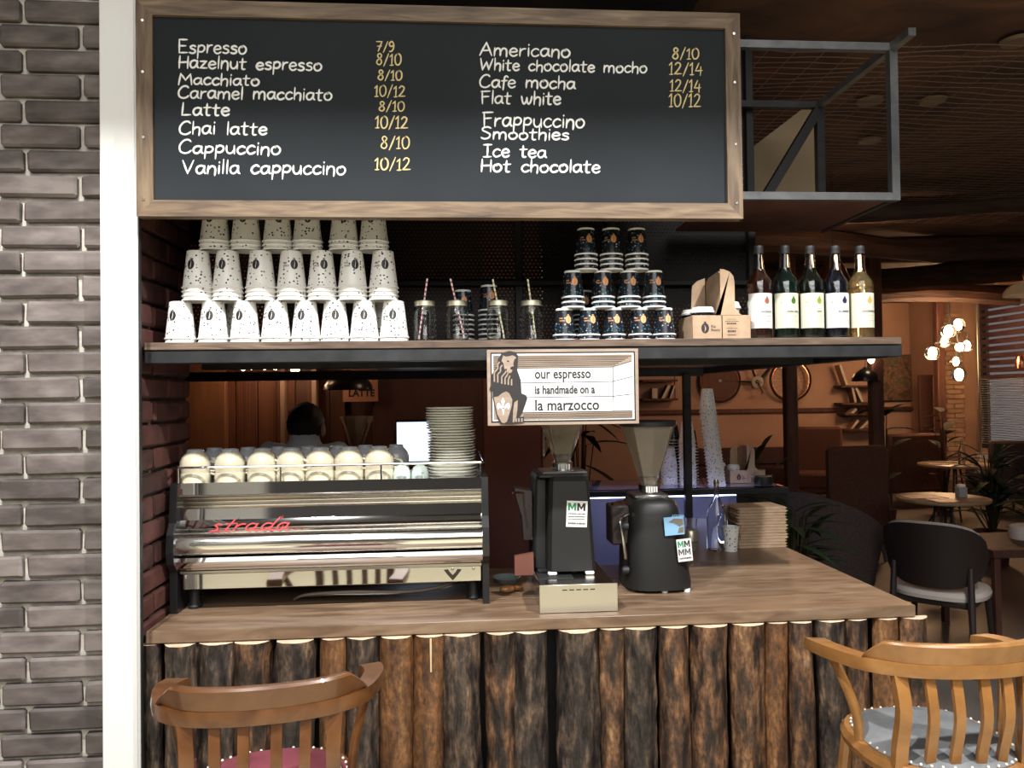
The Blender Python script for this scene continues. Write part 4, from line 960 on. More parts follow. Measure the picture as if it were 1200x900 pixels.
# saucers
sau = MB().lathe([(0, .003), (.030, .003), (.034, 0), (.036, .001), (.040, .005), (.070, .0135), (.0765, .017), (.078, .0185), (.0765, .0195), (.070, .017), (.040, .009), (.030, .0065), (0, .0065)], 32).mesh('saucer'); sau.materials.append(M['china'])
sau2 = MB().lathe([(0, .003), (.040, .003), (.044, 0), (.052, .006), (.082, .020), (.090, .026), (.0905, .028), (.088, .028), (.080, .024), (.05, .010), (0, .007)], 32).mesh('saucer'); sau2.materials.append(M['china'])
z = ZT; N = 25
for k in range(N):
    big = k < 4
    o = link('saucer', sau2 if big else sau, None, (-.004+random.uniform(-.002, .002)-.006*(k > 15), 2.775, z), random.uniform(0, 6))
    o.scale = (1, 1, 1) if big else (1.08, 1.08, 1)
    z += .0115 if big else (.0098 if k < 16 else .0088)
    if k == 3: z += .004
    tag(o, f'{"wide" if big else "small"} white saucer, {ORD[k] if k else "lowest"}{" from bottom" if k else ""}, tall stack on the machine' if k < N-1 else 'small white saucer at the very top of the saucer stack', 'saucer', 'stacked white saucers on the machine')

# ---------------------------------------------------------------- grinders
def hopper(parent, cx, cy, z0, h, rt, rb, lid=True):
    MB().lathe([(rb, 0), (rb+.002, .01), (rt, h), (rt+.003, h), (rt+.003, h+.012), (rt-.001, h+.012), (rt-.003, h), (rb-.002, .01), (rb-.003, 0)], 8, c=(cx, cy, z0)).build('hopper', M['hopper'], parent, ang=20)
    if lid: MB().lathe([(0, .020), (rt, .020), (rt+.005, .016), (rt+.005, .0), (rt+.002, 0)], 24, c=(cx, cy, z0+h+.006)).build('hopper_lid', M['blackm'], parent)
    MB().lathe([(rb-.006, -.002), (rb-.004, .01), (rb+(rt-rb)*.10, h*.14), (0, h*.16)], 16, c=(cx, cy, z0)).build('coffee_beans', noisy('roast_beans', [(.3, (.05, .028, .015)), (.7, (.12, .07, .04))], .4, scale=90, bump=1, bdist=.004), parent)
    MB().lathe([(rb+.008, -.030), (rb+.009, -.002), (rb-.002, 0)], 16, c=(cx, cy, z0)).build('hopper_collar', M['chrome2'], parent)
    mk = MB()
    for k in range(5): mk.cbox(cx-.018+k*.009-.003, cx-.018+k*.009+.003, cy-rb-.0100, cy-rb-.0085, z0-.026, z0-.006, .0003)
    mk.build('collar_scale', M['paper'], parent)['kind'] = 'stuff'
M['darkgrey'] = new('grey_letters', (.09, .09, .09), .5)
def letter_m(x, z, w_, h_, mt_, mat, parent):
    p = [(0, 0), (0, 1), (.27, 1), (.5, .5), (.73, 1), (1, 1), (1, 0), (.75, 0), (.75, .58), (.5, .08), (.25, .58), (.25, 0)]
    MB().prism([(x+a*w_, z+b_*h_) for a, b_ in p], -.0011, -.0006, mat=mt_).build('lettering', mat, parent, smooth=False)
def sticker(parent, x, z, y, w_, h_, variant, rot=0):
    M_ = Matrix.Translation((x, y, z)) @ Matrix.Rotation(rot, 4, 'Y')
    MB().cbox(-w_/2, w_/2, -.0006, 0, -h_/2, h_/2, .0002, mat=M_).build('sticker', M['paper'], parent)
    for k, (cx, mt) in enumerate(((-w_*.44, M['green']), (.0, M['ink']))):
        letter_m(cx, h_*.12, w_*.40, h_*.30, M_, mt, parent)
    if variant:
        for cx in (-w_*.44, 0):
            letter_m(cx, -h_*.22, w_*.40, h_*.28, M_, M['darkgrey'], parent)
    b = MB(); random.seed(variant+3)
    for zz, hh in (((-.02, .05), (-.13, .05), (-.22, .04), (-.40, .07)) if not variant else ((-.40, .08),)):
        u_ = -w_*.40
        while u_ < w_*.40:
            l = random.uniform(.002, .006); b.box(u_, min(u_+l, w_*.42), -.0010, -.0007, h_*zz, h_*(zz+hh), mat=M_); u_ += l+.0014
    b.build('small_print', M['ink'], parent, smooth=False)['kind'] = 'stuff'
# first: angular body on the steel knock-box drawer
kb = thing('knock_drawer', 'low steel drawer box with slotted front under the angular grinder', 'drawer box', (.395, 2.50, .9055), 0)
MB().cbox(-.122, .122, 0, .42, 0, .085, .002).build('box', M['chrome2'], kb)
MB().cbox(-.126, .126, -.004, 0, .001, .090, .001).build('front_plate', new('bright_steel_front', (.70, .66, .56), .3, .85), kb)
b = MB()
for k in range(5): b.cbox(-.045+k*.0225-.008, -.045+k*.0225+.008, -.0047, -.0040, .071, .0745, .0003)
b.build('vent_slots', M['ink'], kb)['kind'] = 'stuff'
MB().cbox(-.115, -.0, .10, .38, .0852, .0872, .0005).build('top_mat', M['blackm'], kb)
g1 = thing('coffee_grinder', 'angular black coffee grinder with glass hopper standing on the steel drawer', 'grinder', (.375, 2.66, .993), 0)
def loft(rects, cap=True):
    b = MB(); vs = []
    for x0, x1, y0, y1, z, c in rects:
        vs += [(x0+c, y0, z), (x1-c, y0, z), (x1, y0+c, z), (x1, y1-c, z), (x1-c, y1, z), (x0+c, y1, z), (x0, y1-c, z), (x0, y0+c, z)]
    n = 8; fs = [(i*n+k, i*n+(k+1) % n, (i+1)*n+(k+1) % n, (i+1)*n+k) for i in range(len(rects)-1) for k in range(n)]
    fs += [tuple(range(n))[::-1], tuple(len(rects)*n-n+k for k in range(n))]
    return b.add(vs, fs)
loft([(-.060, .103, -.02, .20, .012, .012), (-.056, .093, -.02, .20, .18, .012), (-.050, .086, -.016, .20, .315, .012), (-.046, .080, -.005, .20, .330, .012)]).build('body', M['blackcrinkle'], g1, smooth=False)
loft([(-.100, -.055, .05, .24, .012, .006), (-.090, -.052, .05, .24, .315, .006), (-.085, -.045, .06, .24, .330, .006)]).build('doser_side', M['blackm'], g1, smooth=False)
MB().cbox(-.085, .085, .0, .22, .326, .338, .003).build('top_plate', M['blackm'], g1)
MB().cbox(-.070, .085, .02, .18, .338, .345, .002).build('upper_plate', M['alu'], g1)
hopper(g1, .010, .10, .373, .19, .095, .030)
for x in (-.045, .082): MB().cbox(x-.015, x+.015, -.024, .0, .0, .011, .003).build('foot', M['paper'], g1)
MB().cbox(-.09, .09, .02, .2, .0, .011, .003).build('foot', M['rubber'], g1)
for z in (.10, .22): MB().lathe([(0, 0), (.006, 0), (.006, .006), (0, .006)], 10, mat=Matrix.Translation((-.098, .12, z)) @ Matrix.Rotation(-pi/2, 4, 'Y')).build('side_screw', M['alu'], g1)
MB().tube([(-.12, .12, .262), (-.15, .06, .272), (-.175, .0, .278)], .004, 8).build('doser_lever', M['copper'], g1)
MB().prism([(-.10, .10), (-.10, .27), (-.16, .28), (-.155, .25), (-.135, .18), (-.13, .10)], .10, .19).build('doser', M['shell'], g1, smooth=False)
sticker(g1, .040, .205, -.0215, .071, .088, 0, R(3))
MB().prism([(-.17, -.006), (-.105, -.006), (-.105, .07), (-.17, .06)], .02, .04).build('splash_guard', new('copper_brown_sheet', (.22, .09, .07), .4, .5), g1, smooth=False)
# second: rounded body on the counter
g2 = thing('coffee_grinder', 'rounded black coffee grinder with two stickers, standing directly on the counter', 'grinder', (.712, 2.72, .9055), 0)
def shell_loft(rings, seg=24, p=3.2):
    b = MB(); vs = []
    for cx, cy, rx, ry, z in rings:
        for k in range(seg):
            a = 2*pi*k/seg; c_, s_ = cos(a), sin(a)
            vs.append((cx+rx*math.copysign(abs(c_)**(2/p), c_), cy+ry*math.copysign(abs(s_)**(2/p), s_), z))
    n = seg; m_ = len(rings)
    fs = [(i*n+k, i*n+(k+1) % n, (i+1)*n+(k+1) % n, (i+1)*n+k) for i in range(m_-1) for k in range(n)]
    fs += [tuple(range(n))[::-1], tuple(m_*n-n+k for k in range(n))]
    return b.add(vs, fs)
shell_loft([(.012, .10, .120, .13, .010), (.012, .10, .121, .13, .03), (.006, .10, .112, .125, .13), (.002, .10, .101, .12, .22), (0, .10, .093, .115, .275), (0, .10, .088, .11, .30), (-.002, .105, .078, .10, .318), (-.002, .108, .05, .07, .328)]).build('body', M['blackcrinkle'], g2)
MB().cbox(-.07, .055, .04, .17, .322, .336, .004).build('top_plate', M['alu'], g2)
hopper(g2, -.002, .10, .368, .205, .098, .030)
for x in (.02, .100): MB().lathe([(0, 0), (.011, 0), (.012, .010), (0, .010)], 12, c=(x, -.010, 0)).build('foot', M['paper'], g2)
for x, y in ((-.08, .02), (-.08, .19), (.1, .19)): MB().lathe([(0, 0), (.014, 0), (.012, .010), (0, .010)], 12, c=(x, y, 0)).build('foot', M['rubber'], g2)
MB().cbox(.034, .104, -.0285, -.0270, .198, .262, .0005, mat=Matrix.Rotation(R(-4), 4, 'Y')).build('picture_sticker', M['blueprint'], g2)
b = MB()
b.prism([(.05, .245), (.07, .256), (.10, .252), (.102, .232), (.088, .226), (.07, .240)], -.0295, -.0288, mat=Matrix.Rotation(R(-4), 4, 'Y'))
b.prism([(.080, .205), (.100, .205), (.102, .225), (.085, .222)], -.0295, -.0288, mat=Matrix.Rotation(R(-4), 4, 'Y'))
b.build('sticker_print', new('grey_brown_print', (.16, .14, .12), .5), g2, smooth=False)['kind'] = 'stuff'
text('lettering', 'ASTORIA', .013, M['blueprint'], g2, (.046, -.0245, .264), sx=.85, ext=.0008)
sticker(g2, .088, .150, -.0300, .052, .078, 1, R(-5))
for z in (.20, .045):
    MB().lathe([(0, 0), (.014, .002), (.015, .016), (.010, .024), (0, .025)], 14, mat=Matrix.Translation((-.098, .02, z+.03)) @ Matrix.Rotation(-pi/2, 4, 'Y')).build('side_knob', M['blackm'], g2)
MB().tube(spline([(-.095, .03, .27), (-.13, .0, .255), (-.125, -.01, .20), (-.115, .0, .12)], 5), .006, 8).build('doser_arm', M['chrome2'], g2)
MB().cbox(-.155, -.09, .04, .14, .16, .30, .006).build('doser', M['shell'], g2)
MB().tube([(-.10, .02, .315), (-.14, -.01, .318), (-.165, -.03, .316)], .006, 8).build('lever', M['copper'], g2)

# small things on the counter
o = MB().lathe([(0, .003), (.03, .003), (.034, 0), (.040, .004), (.050, .018), (.054, .020), (.055, .022), (.050, .021), (.038, .008), (0, .007)], 28).build('small_dish', noisy('blue_grey_glaze', [(.3, (.20, .24, .24)), (.7, (.30, .35, .35))], .25, bump=0), None, loc=(.195, 2.93, .9055))
tag(o, 'small blue-grey dish on the counter right of the espresso machine', 'dish')
tp_ = thing('wooden_brush', 'wooden handled brush lying on the counter in front of the small dish', 'brush', (.185, 2.775, .9055), R(18))
MB().ball((0, 0, .014), .022, sc=(1.3, .8, .6)).build('wooden_handle', M['stoolR'], tp_)
MB().tube([(.02, 0, .014), (.06, 0, .012)], [.010, .007], 10).build('neck', M['stoolL'], tp_)

# stack of kraft sleeves
for k in range(14):
    ln_ = k % 2
    o = MB().cbox(-.108, .108, -.075, .075, 0, .0125, .0015).prism([(-.108, .002), (-.118, .006), (-.108, .0105)], -.07, .07).prism([(.108, .002), (.118, .006), (.108, .0105)], -.07, .07).build('kraft_box', M['kraft'], None, smooth=False, loc=(1.376+random.uniform(-.004, .004), 3.50, .9055+k*.0131), rz=R(random.uniform(-2, 2)))
    tag(o, f'flat kraft box, {"lowest" if k == 0 else ("topmost" if k == 13 else ORD[k]+" from bottom")} of the stack on the counter', 'box', 'flat kraft boxes stacked on the counter')
# jars and cups by the stack
def glass_bottle(label, loc, h, r_, name='glass_bottle', neck=.4):
    t = thing(name, label, 'bottle', loc)
    p = [(0, .0), (r_*.95, 0), (r_, .006), (r_, h*.52), (r_*.85, h*.62), (r_*neck, h*.82), (r_*neck*.8, h*.93), (r_*neck*.95, h)]
    q = [(max(a-.0022, 0), max(b_, .004)) for a, b_ in p][::-1]
    MB().lathe(p+q, 24).build('bottle_glass', M['glass'], t)
    MB().lathe([(0, h*1.0), (r_*neck*.9, h), (r_*neck, h*1.04), (r_*neck*.8, h*1.09), (0, h*1.09)], 16).build('stopper', M['chrome2'], t)
    return t
glass_bottle('clear glass swing bottle with blue glints behind the shakers on the counter', (1.165, 3.42, .9055), .285, .045, neck=.28)
glass_bottle('short clear glass bottle standing beside the kraft box stack', (1.235, 3.50, .9055), .17, .04, neck=.5)
t = thing('spice_shaker', 'squat metal lidded glass shaker right of the rounded grinder', 'shaker', (1.045, 3.42, .9055))
MB().lathe([(0, 0), (.028, 0), (.031, .004), (.031, .045), (.026, .055)], 24).build('shaker_body', M['hopper'], t)
MB().lathe([(.033, .045), (.033, .085), (.029, .092), (0, .092)], 24).build('metal_lid', M['pewter'], t)
MB().lathe([(0, .003), (.026, .003), (.027, .035), (0, .035)], 20).build('powder', new('cocoa_powder', (.20, .11, .06), .9), t)
t = thing('small_glass', 'small glass tumbler behind the metal lidded shaker', 'glass', (1.085, 3.56, .9055))
MB().lathe([(0, 0), (.026, 0), (.034, .12), (.0325, .12), (.025, .006), (0, .006)], 24).build('glass_body', M['glass'], t)
t = thing('paper_cup', 'single white printed paper cup, mouth up, left of the kraft box stack', 'cup', (1.215, 3.385, .9055))
MB().lathe([(0, .004), (.026, .004), (.027, 0), (.036, .103), (.039, .104), (.039, .108), (.035, .108), (.026, .006)], 26).build('cup_body', M['cup_w'], t)
t = thing('paper_cup', 'pale paper cup glowing in the case light behind the rounded grinder', 'cup', (1.075, 3.95, .9055))
MB().lathe([(0, .004), (.030, .004), (.031, 0), (.043, .14), (.046, .142), (.046, .146), (.042, .146), (.030, .006)], 26).build('cup_body', M['paper'], t)

# ---------------------------------------------------------------- display case behind the bar
dc = thing('display_case', 'low glass display case with black top frame and bluish light behind the bar', 'display case', (0, 0, 0))
CX0, CX1, CY0, CY1, CZ = .62, 1.93, 4.45, 4.95, 1.055
for z in (CZ-.025, .30):
    for (a, b_) in (((CX0, CY0), (CX1, CY0)), ((CX0, CY1), (CX1, CY1)), ((CX0, CY0), (CX0, CY1)), ((CX1, CY0), (CX1, CY1))):
        MB().tube([(a[0], a[1], z), (b_[0], b_[1], z)], .022, 4).build('frame_bar', M['blackm'], dc)
for x in (CX0, CX1):
    for y in (CY0, CY1): MB().cbox(x-.015, x+.015, y-.015, y+.015, .0, CZ-.01, .002).build('corner_post', M['blackm'], dc)
MB().cbox(CX0, CX1, CY0, CY1, CZ-.006, CZ, .001).build('top_pane', M['caseglass'], dc)
MB().box(CX0, CX1, CY0+.01, CY0+.016, .32, CZ-.04).build('front_pane', M['caseglass'], dc)
MB().box(CX0, CX1, CY1-.02, CY1-.015, .32, CZ-.04).build('rear_pane', M['caseback'], dc)
MB().box(CX0, CX1, CY0, CY1, .28, .32).build('case_floor', M['caseback'], dc)
MB().cbox(CX0+.03, CX1-.03, CY0+.05, CY0+.07, CZ-.055, CZ-.042, .002).build('light_strip', M['caselight'], dc)
MB().cbox(CX1-.30, CX1, CY0-.02, CY0-.006, .0, CZ-.04, .002).build('end_panel', M['black'], dc)
# tall nested cup towers on the case
tall = MB().lathe([(0, .004), (.030, .004), (.031, 0), (.0495, .118), (.0535, .119), (.0535, .124), (.048, .124)], 22).mesh('paper_cup')
inv = MB().lathe([(.0495, .001), (.0535, 0), (.0535, .005), (.049, .006), (.033, .124), (.030, .122), (0, .122)], 22).mesh('paper_cup'); inv.materials.append(M['cup_w'])
def tower(x, y, n, st, where, lean=.0, s=1):
    for k in range(n):
        o = link('paper_cup', inv, None, (x-lean*k, y+.0, CZ+.001+(n-1-k)*st), random.uniform(0, 6)); o.scale = (s, s, 1)
        o.location.x = x-lean*(n-1-k)
        tag(o, f'white paper cup, {level(k, n)}, {where}', 'cup', 'paper cups nested in towers on the display case')
tower(1.565, 4.58, 24, .0195, 'tall leaning tower on the display case', .0022)
tower(1.40, 4.62, 14, .0195, 'shorter tower left of the black post')
tower(1.30, 4.66, 6, .0195, 'low tower behind the rounded grinder hopper')
smb = MB().lathe([(.044, .001), (.048, 0), (.048, .006), (.044, .007), (.033, .095), (0, .094)], 22).mesh('paper_cup'); smb.materials.append(M['cup_b'])
ringb = MB().lathe([(.0465, 0), (.0485, .001), (.0485, .005), (.0465, .006)], 22).mesh('white_rim'); ringb.materials.append(M['paper'])
for j, (x, n) in enumerate(((1.455, 13), (1.345, 15))):
    for k in range(n):
        o = link('paper_cup', smb, None, (x, 4.74-.0*j, CZ+.001+(n-1-k)*.0185)); link('white_rim', ringb, o)
        tag(o, f'black paper cup, {level(k, n)}, {("right", "left")[j]} of two black towers on the display case', 'cup', 'black cups nested in towers on the display case')
carrier((1.77, 4.70, CZ+.001), R(0), 'kraft cup carrier holding one lidded cup on the far display case', wide=.22)
takeaway_cup('white lidded takeaway cup in the left of the carrier on the display case', (1.70, 4.67, CZ+.004), M['cup_w'])
t = takeaway_cup('white lidded takeaway cup beside the tall tower on the display case', (1.655, 4.80, CZ+.001), M['celadon'], s=1.05)
for i, (x, h) in enumerate(((1.985, .05),)):
    o = MB().lathe([(0, 0), (.05, 0), (.055, .02), (.05, h), (0, h)], 24).build('round_tin', M['blackm'], None, loc=(1.83, 4.53, CZ+.001)); tag(o, 'low black round tin on the right end of the display case', 'tin')
# hanging utensils hook rail behind
# ---------------------------------------------------------------- barista
def skin_body(name, verts, edges, mat, parent, lev=2, root=0):
    me = bpy.data.meshes.new(name); me.from_pydata([v[:3] for v in verts], edges, [])
    o = bpy.data.objects.new(name, me); COL.objects.link(o)
    sk = o.modifiers.new('s', 'SKIN'); sk.use_smooth_shade = True; sk.branch_smoothing = .6
    for i, v in enumerate(verts):
        r_ = v[3]; ry = v[4] if len(v) > 4 else r_
        me.skin_vertices[0].data[i].radius = (r_, ry); me.skin_vertices[0].data[i].use_root = (i == root)
    ss = o.modifiers.new('u', 'SUBSURF'); ss.levels = lev; ss.render_levels = lev
    dg = bpy.context.evaluated_depsgraph_get(); m2 = bpy.data.meshes.new_from_object(o.evaluated_get(dg))
    bpy.data.objects.remove(o); m2.materials.clear(); m2.materials.append(mat)
    m2.polygons.foreach_set('use_smooth', [True]*len(m2.polygons))
    return link(name, m2, parent)
pe = thing('person', 'barista with short black hair and pale grey collared shirt, back turned, behind the machine', 'person', (-.70, 3.72, 0), R(-14))
# facing +Y (away from the camera), slightly bowed; z heights in metres
V = [(0, 0, .90, .135, .11), (0, .01, 1.02, .13, .10), (0, .02, 1.16, .15, .11), (0, .02, 1.32, .15, .10), (0, .015, 1.37, .07, .065), (0, .03, 1.39, .052), (0, .045, 1.43, .052),   # 0-6 trunk, neck
     (.16, .015, 1.315, .062), (.225, .02, 1.13, .047), (.20, .16, .98, .038), (.17, .27, .95, .026), (.16, .31, .945, .034, .018),   # 7-11 right arm
     (-.16, .015, 1.315, .062), (-.225, .02, 1.13, .047), (-.20, .16, .98, .038), (-.17, .27, .95, .026), (-.16, .31, .945, .034, .018),   # 12-16 left arm
     (.095, 0, .84, .095), (.10, .01, .46, .062), (.10, -.01, .10, .042), (.105, .10, .035, .036), (.105, .17, .03, .03),   # 17-21
     (-.095, 0, .84, .095), (-.10, .01, .46, .062), (-.10, -.01, .10, .042), (-.105, .10, .035, .036), (-.105, .17, .03, .03)]
E_ = [(0, 1), (1, 2), (2, 3), (3, 4), (4, 5), (5, 6), (3, 7), (7, 8), (8, 9), (9, 10), (10, 11), (3, 12), (12, 13), (13, 14), (14, 15), (15, 16), (0, 17), (17, 18), (18, 19), (19, 20), (20, 21), (0, 22), (22, 23), (23, 24), (24, 25), (25, 26)]
# head as part of the same skeleton: cranium, face, nose, ears
b0 = len(V); V += [(0, .045, 1.445, .066, .078), (0, .050, 1.495, .074, .090), (0, .048, 1.532, .058, .070)]; E_ += [(6, b0), (b0, b0+1), (b0+1, b0+2)]
# fingers: rooted in each palm, unequal, bent down
for sx, palm in ((1, 11), (-1, 16)):
    px = V[palm][0]
    for q, (dx, ln_) in enumerate(((-.024, .062), (-.008, .074), (.008, .070), (.023, .054))):
        i = len(V); V += [(px+dx, .335, .942, .0088), (px+dx*1.15, .335+ln_*.5, .936, .0080), (px+dx*1.2, .335+ln_*.85, .912, .0068)]; E_ += [(palm, i), (i, i+1), (i+1, i+2)]
    i = len(V); V += [(px-sx*.036, .305, .938, .0098), (px-sx*.048, .335, .925, .0082)]; E_ += [(palm, i), (i, i+1)]
body = skin_body('body', V, E_, M['skin'], pe, 2)
f = MB()
for s_ in (-1, 1):
    f.ball((s_*.084, .045, 1.452), .030, 12, 8, sc=(.35, .65, 1.05))
ears = f.build('ears', M['skin'], pe); ears['kind'] = 'stuff'
MB().ball((0, .142, 1.458), .014, 10, 8, sc=(.8, 1.2, 1.5)).build('nose', M['skin'], pe)
for s_ in (-1, 1): MB().ball((s_*.030, .130, 1.482), .010, 10, 8).build('eye', M['paper'], pe)
MB().ball((0, .132, 1.425), .018, 12, 8, sc=(1.3, .4, .35)).build('mouth', new('lips', (.32, .10, .09), .5), pe)
# hair cap: cranium shell cut above the ears, tapering at the nape
hv = MB(); seg, rg = 28, 16
pts = []; 
for i in range(rg+1):
    th = pi*.70*i/rg
    for k in range(seg):
        a = 2*pi*k/seg; fr_ = max(0, sin(a))        # +Y is the face
        t_ = th*(1-.36*fr_**2)
        n_ = .0022*sin(a*9+i)+.002*sin(a*17+i*2.3)
        hx = (.084+n_)*sin(t_)*cos(a); hy = (.098+n_)*sin(t_)*sin(a); hz_ = (.098+n_)*cos(t_)
        pts.append((hx, 0.042+hy, 1.484+hz_))
hv.add(pts, [(i*seg+k, i*seg+(k+1) % seg, (i+1)*seg+(k+1) % seg, (i+1)*seg+k) for i in range(rg) for k in range(seg)])
ho = hv.build('hair', M['hair'], pe)
sm3 = ho.modifiers.new('s', 'SOLIDIFY'); sm3.thickness = .008
SV = [(0, 0, .86, .150, .125), (0, .01, 1.02, .145, .115), (0, .02, 1.16, .165, .125), (0, .02, 1.31, .165, .112), (0, .015, 1.365, .085, .078),
      (.170, .015, 1.358, .088), (.232, .02, 1.13, .060), (.222, .07, 1.06, .056), (-.170, .015, 1.358, .088), (-.232, .02, 1.13, .060), (-.222, .07, 1.06, .056)]
skin_body('shirt', SV, [(0, 1), (1, 2), (2, 3), (3, 4), (3, 5), (5, 6), (6, 7), (3, 8), (8, 9), (9, 10)], M['shirt'], pe, 2)
MB().lathe([(.060, 1.375), (.066, 1.378), (.074, 1.345), (.085, 1.325), (.078, 1.322), (.064, 1.345), (.058, 1.372)], 28, c=(0, .024, .055), mat=None).build('collar', M['shirt'], pe)
TV = [(0, 0, .90, .15, .12), (.095, 0, .82, .11), (.10, .01, .46, .078), (.10, -.01, .12, .062), (-.095, 0, .82, .11), (-.10, .01, .46, .078), (-.10, -.01, .12, .062)]
skin_body('trousers', TV, [(0, 1), (1, 2), (2, 3), (0, 4), (4, 5), (5, 6)], M['trouser'], pe, 2)
for s_ in (-1, 1): MB().ball((s_*.105, .07, .032), .05, 14, 8, sc=(.9, 2.4, .62)).build('shoe', M['rubber'], pe)
# work shelf, monitor, rear grinder hopper, pendant, poster
bc = thing('back_counter', 'low dark back counter against the panelled wall', 'counter', (0, 0, 0))
MB().cbox(-1.9, .18, 4.62, 5.15, .88, .92, .004).build('worktop', M['colwood'], bc)
MB().box(-1.88, .16, 4.66, 5.13, 0, .88).build('carcass', M['blackm'], bc)
mo = thing('monitor', 'small bright screen glowing beside the saucer stack', 'monitor', (-.20, 4.75, .921), R(0))
MB().cbox(-.15, .16, 0, .03, .28, .545, .004).build('bezel', M['blackm'], mo)
MB().cbox(-.135, .145, -.002, 0, .295, .530, .0005).build('screen', M['screen'], mo)
MB().cbox(-.02, .02, .01, .04, .0, .30, .003).cbox(-.09, .09, -.05, .08, 0, .012, .003).build('stand', M['blackm'], mo)
g3 = thing('coffee_grinder', 'dark coffee grinder with copper-lit glass hopper beyond the barista', 'grinder', (-.585, 4.78, .921))
shell_loft([(0, .08, .09, .11, .0), (0, .08, .085, .1, .20), (0, .08, .07, .09, .30), (0, .08, .06, .08, .35)]).build('body', M['blackcrinkle'], g3)
MB().lathe([(.026, 0), (.098, .20), (.101, .20), (.101, .212), (.095, .212), (.094, .20), (.022, 0)], 8, c=(0, .08, .355)).build('hopper', M['hopper'], g3, ang=20)
MB().tube([(-.03, -.015, .385), (-.075, -.015, .53)], .005, 6).build('hopper_glint', M['copper'], g3)  # copper bars stand in for the warm reflection on the hopper glass
MB().tube([(.03, -.015, .385), (.078, -.015, .53)], .005, 6).build('hopper_glint', M['copper'], g3)
po = thing('poster', 'small orange poster reading LATTE on the wall behind the bar', 'poster', (-.705, 5.135, 1.575))
MB().cbox(0, .225, 0, .012, 0, .30, .002).build('poster_sheet', noisy('orange_card', [(.3, (.55, .24, .14)), (.7, (.62, .29, .17))], .7, bump=0), po)
text('lettering', 'LATTE', .062, M['ink'], po, (.035, -.001, .035), sx=.95, bold=.002)
def pendant(label, loc, r_, h, mat, cord_top, bulb=None, bm_='bulbsoft', shape='dome'):
    t = thing('pendant_lamp', label, 'lamp', loc)
    if shape == 'dome': pr = [(r_, 0), (r_*.97, h*.25), (r_*.80, h*.6), (r_*.45, h*.88), (.03, h), (.012, h*1.15)]
    else: pr = [(r_, 0), (r_*.55, h*.75), (.04, h), (.012, h*1.2)]
    MB().lathe(pr+[(a-.003 if a > .01 else a, b_-.003) for a, b_ in pr[::-1]], 28).build('lamp_shade', mat, t)
    MB().tube([(0, 0, h), (0, 0, cord_top-loc[2])], .003, 6).build('cord', M['blackm'], t)
    if bulb is not None: MB().ball((0, 0, bulb), .035, 14, 10, sc=(1, 1, 1.3)).build('bulb', M[bm_], t)
    return t
pendant('wide black dome pendant above the poster behind the bar', (-.62, 4.75, 1.652), .145, .10, M['black'], CEIL)
for i, (x, z, r_) in enumerate(((-.97, 1.800, .030), (-1.09, 1.797, .019), (-1.235, 1.800, .019), (-1.285, 1.792, .016), (-1.155, 1.796, .017))):
    t = thing('bulb_pendant', f'bare glowing bulb seen through the shelf perforations, {nth(i, 1) if 0 else ("rightmost and largest", "second from right", "second from left", "leftmost", "middle")[i]}', 'lamp', (x, 4.95, z))
    MB().ball((0, 0, 0), r_, 12, 8, sc=(1, 1, 2.0 if i == 0 else 1)).build('bulb', M['bulbsoft'], t)
    MB().tube([(0, 0, .03), (0, 0, CEIL-z)], .004, 6).build('cord', M['blackm'], t)

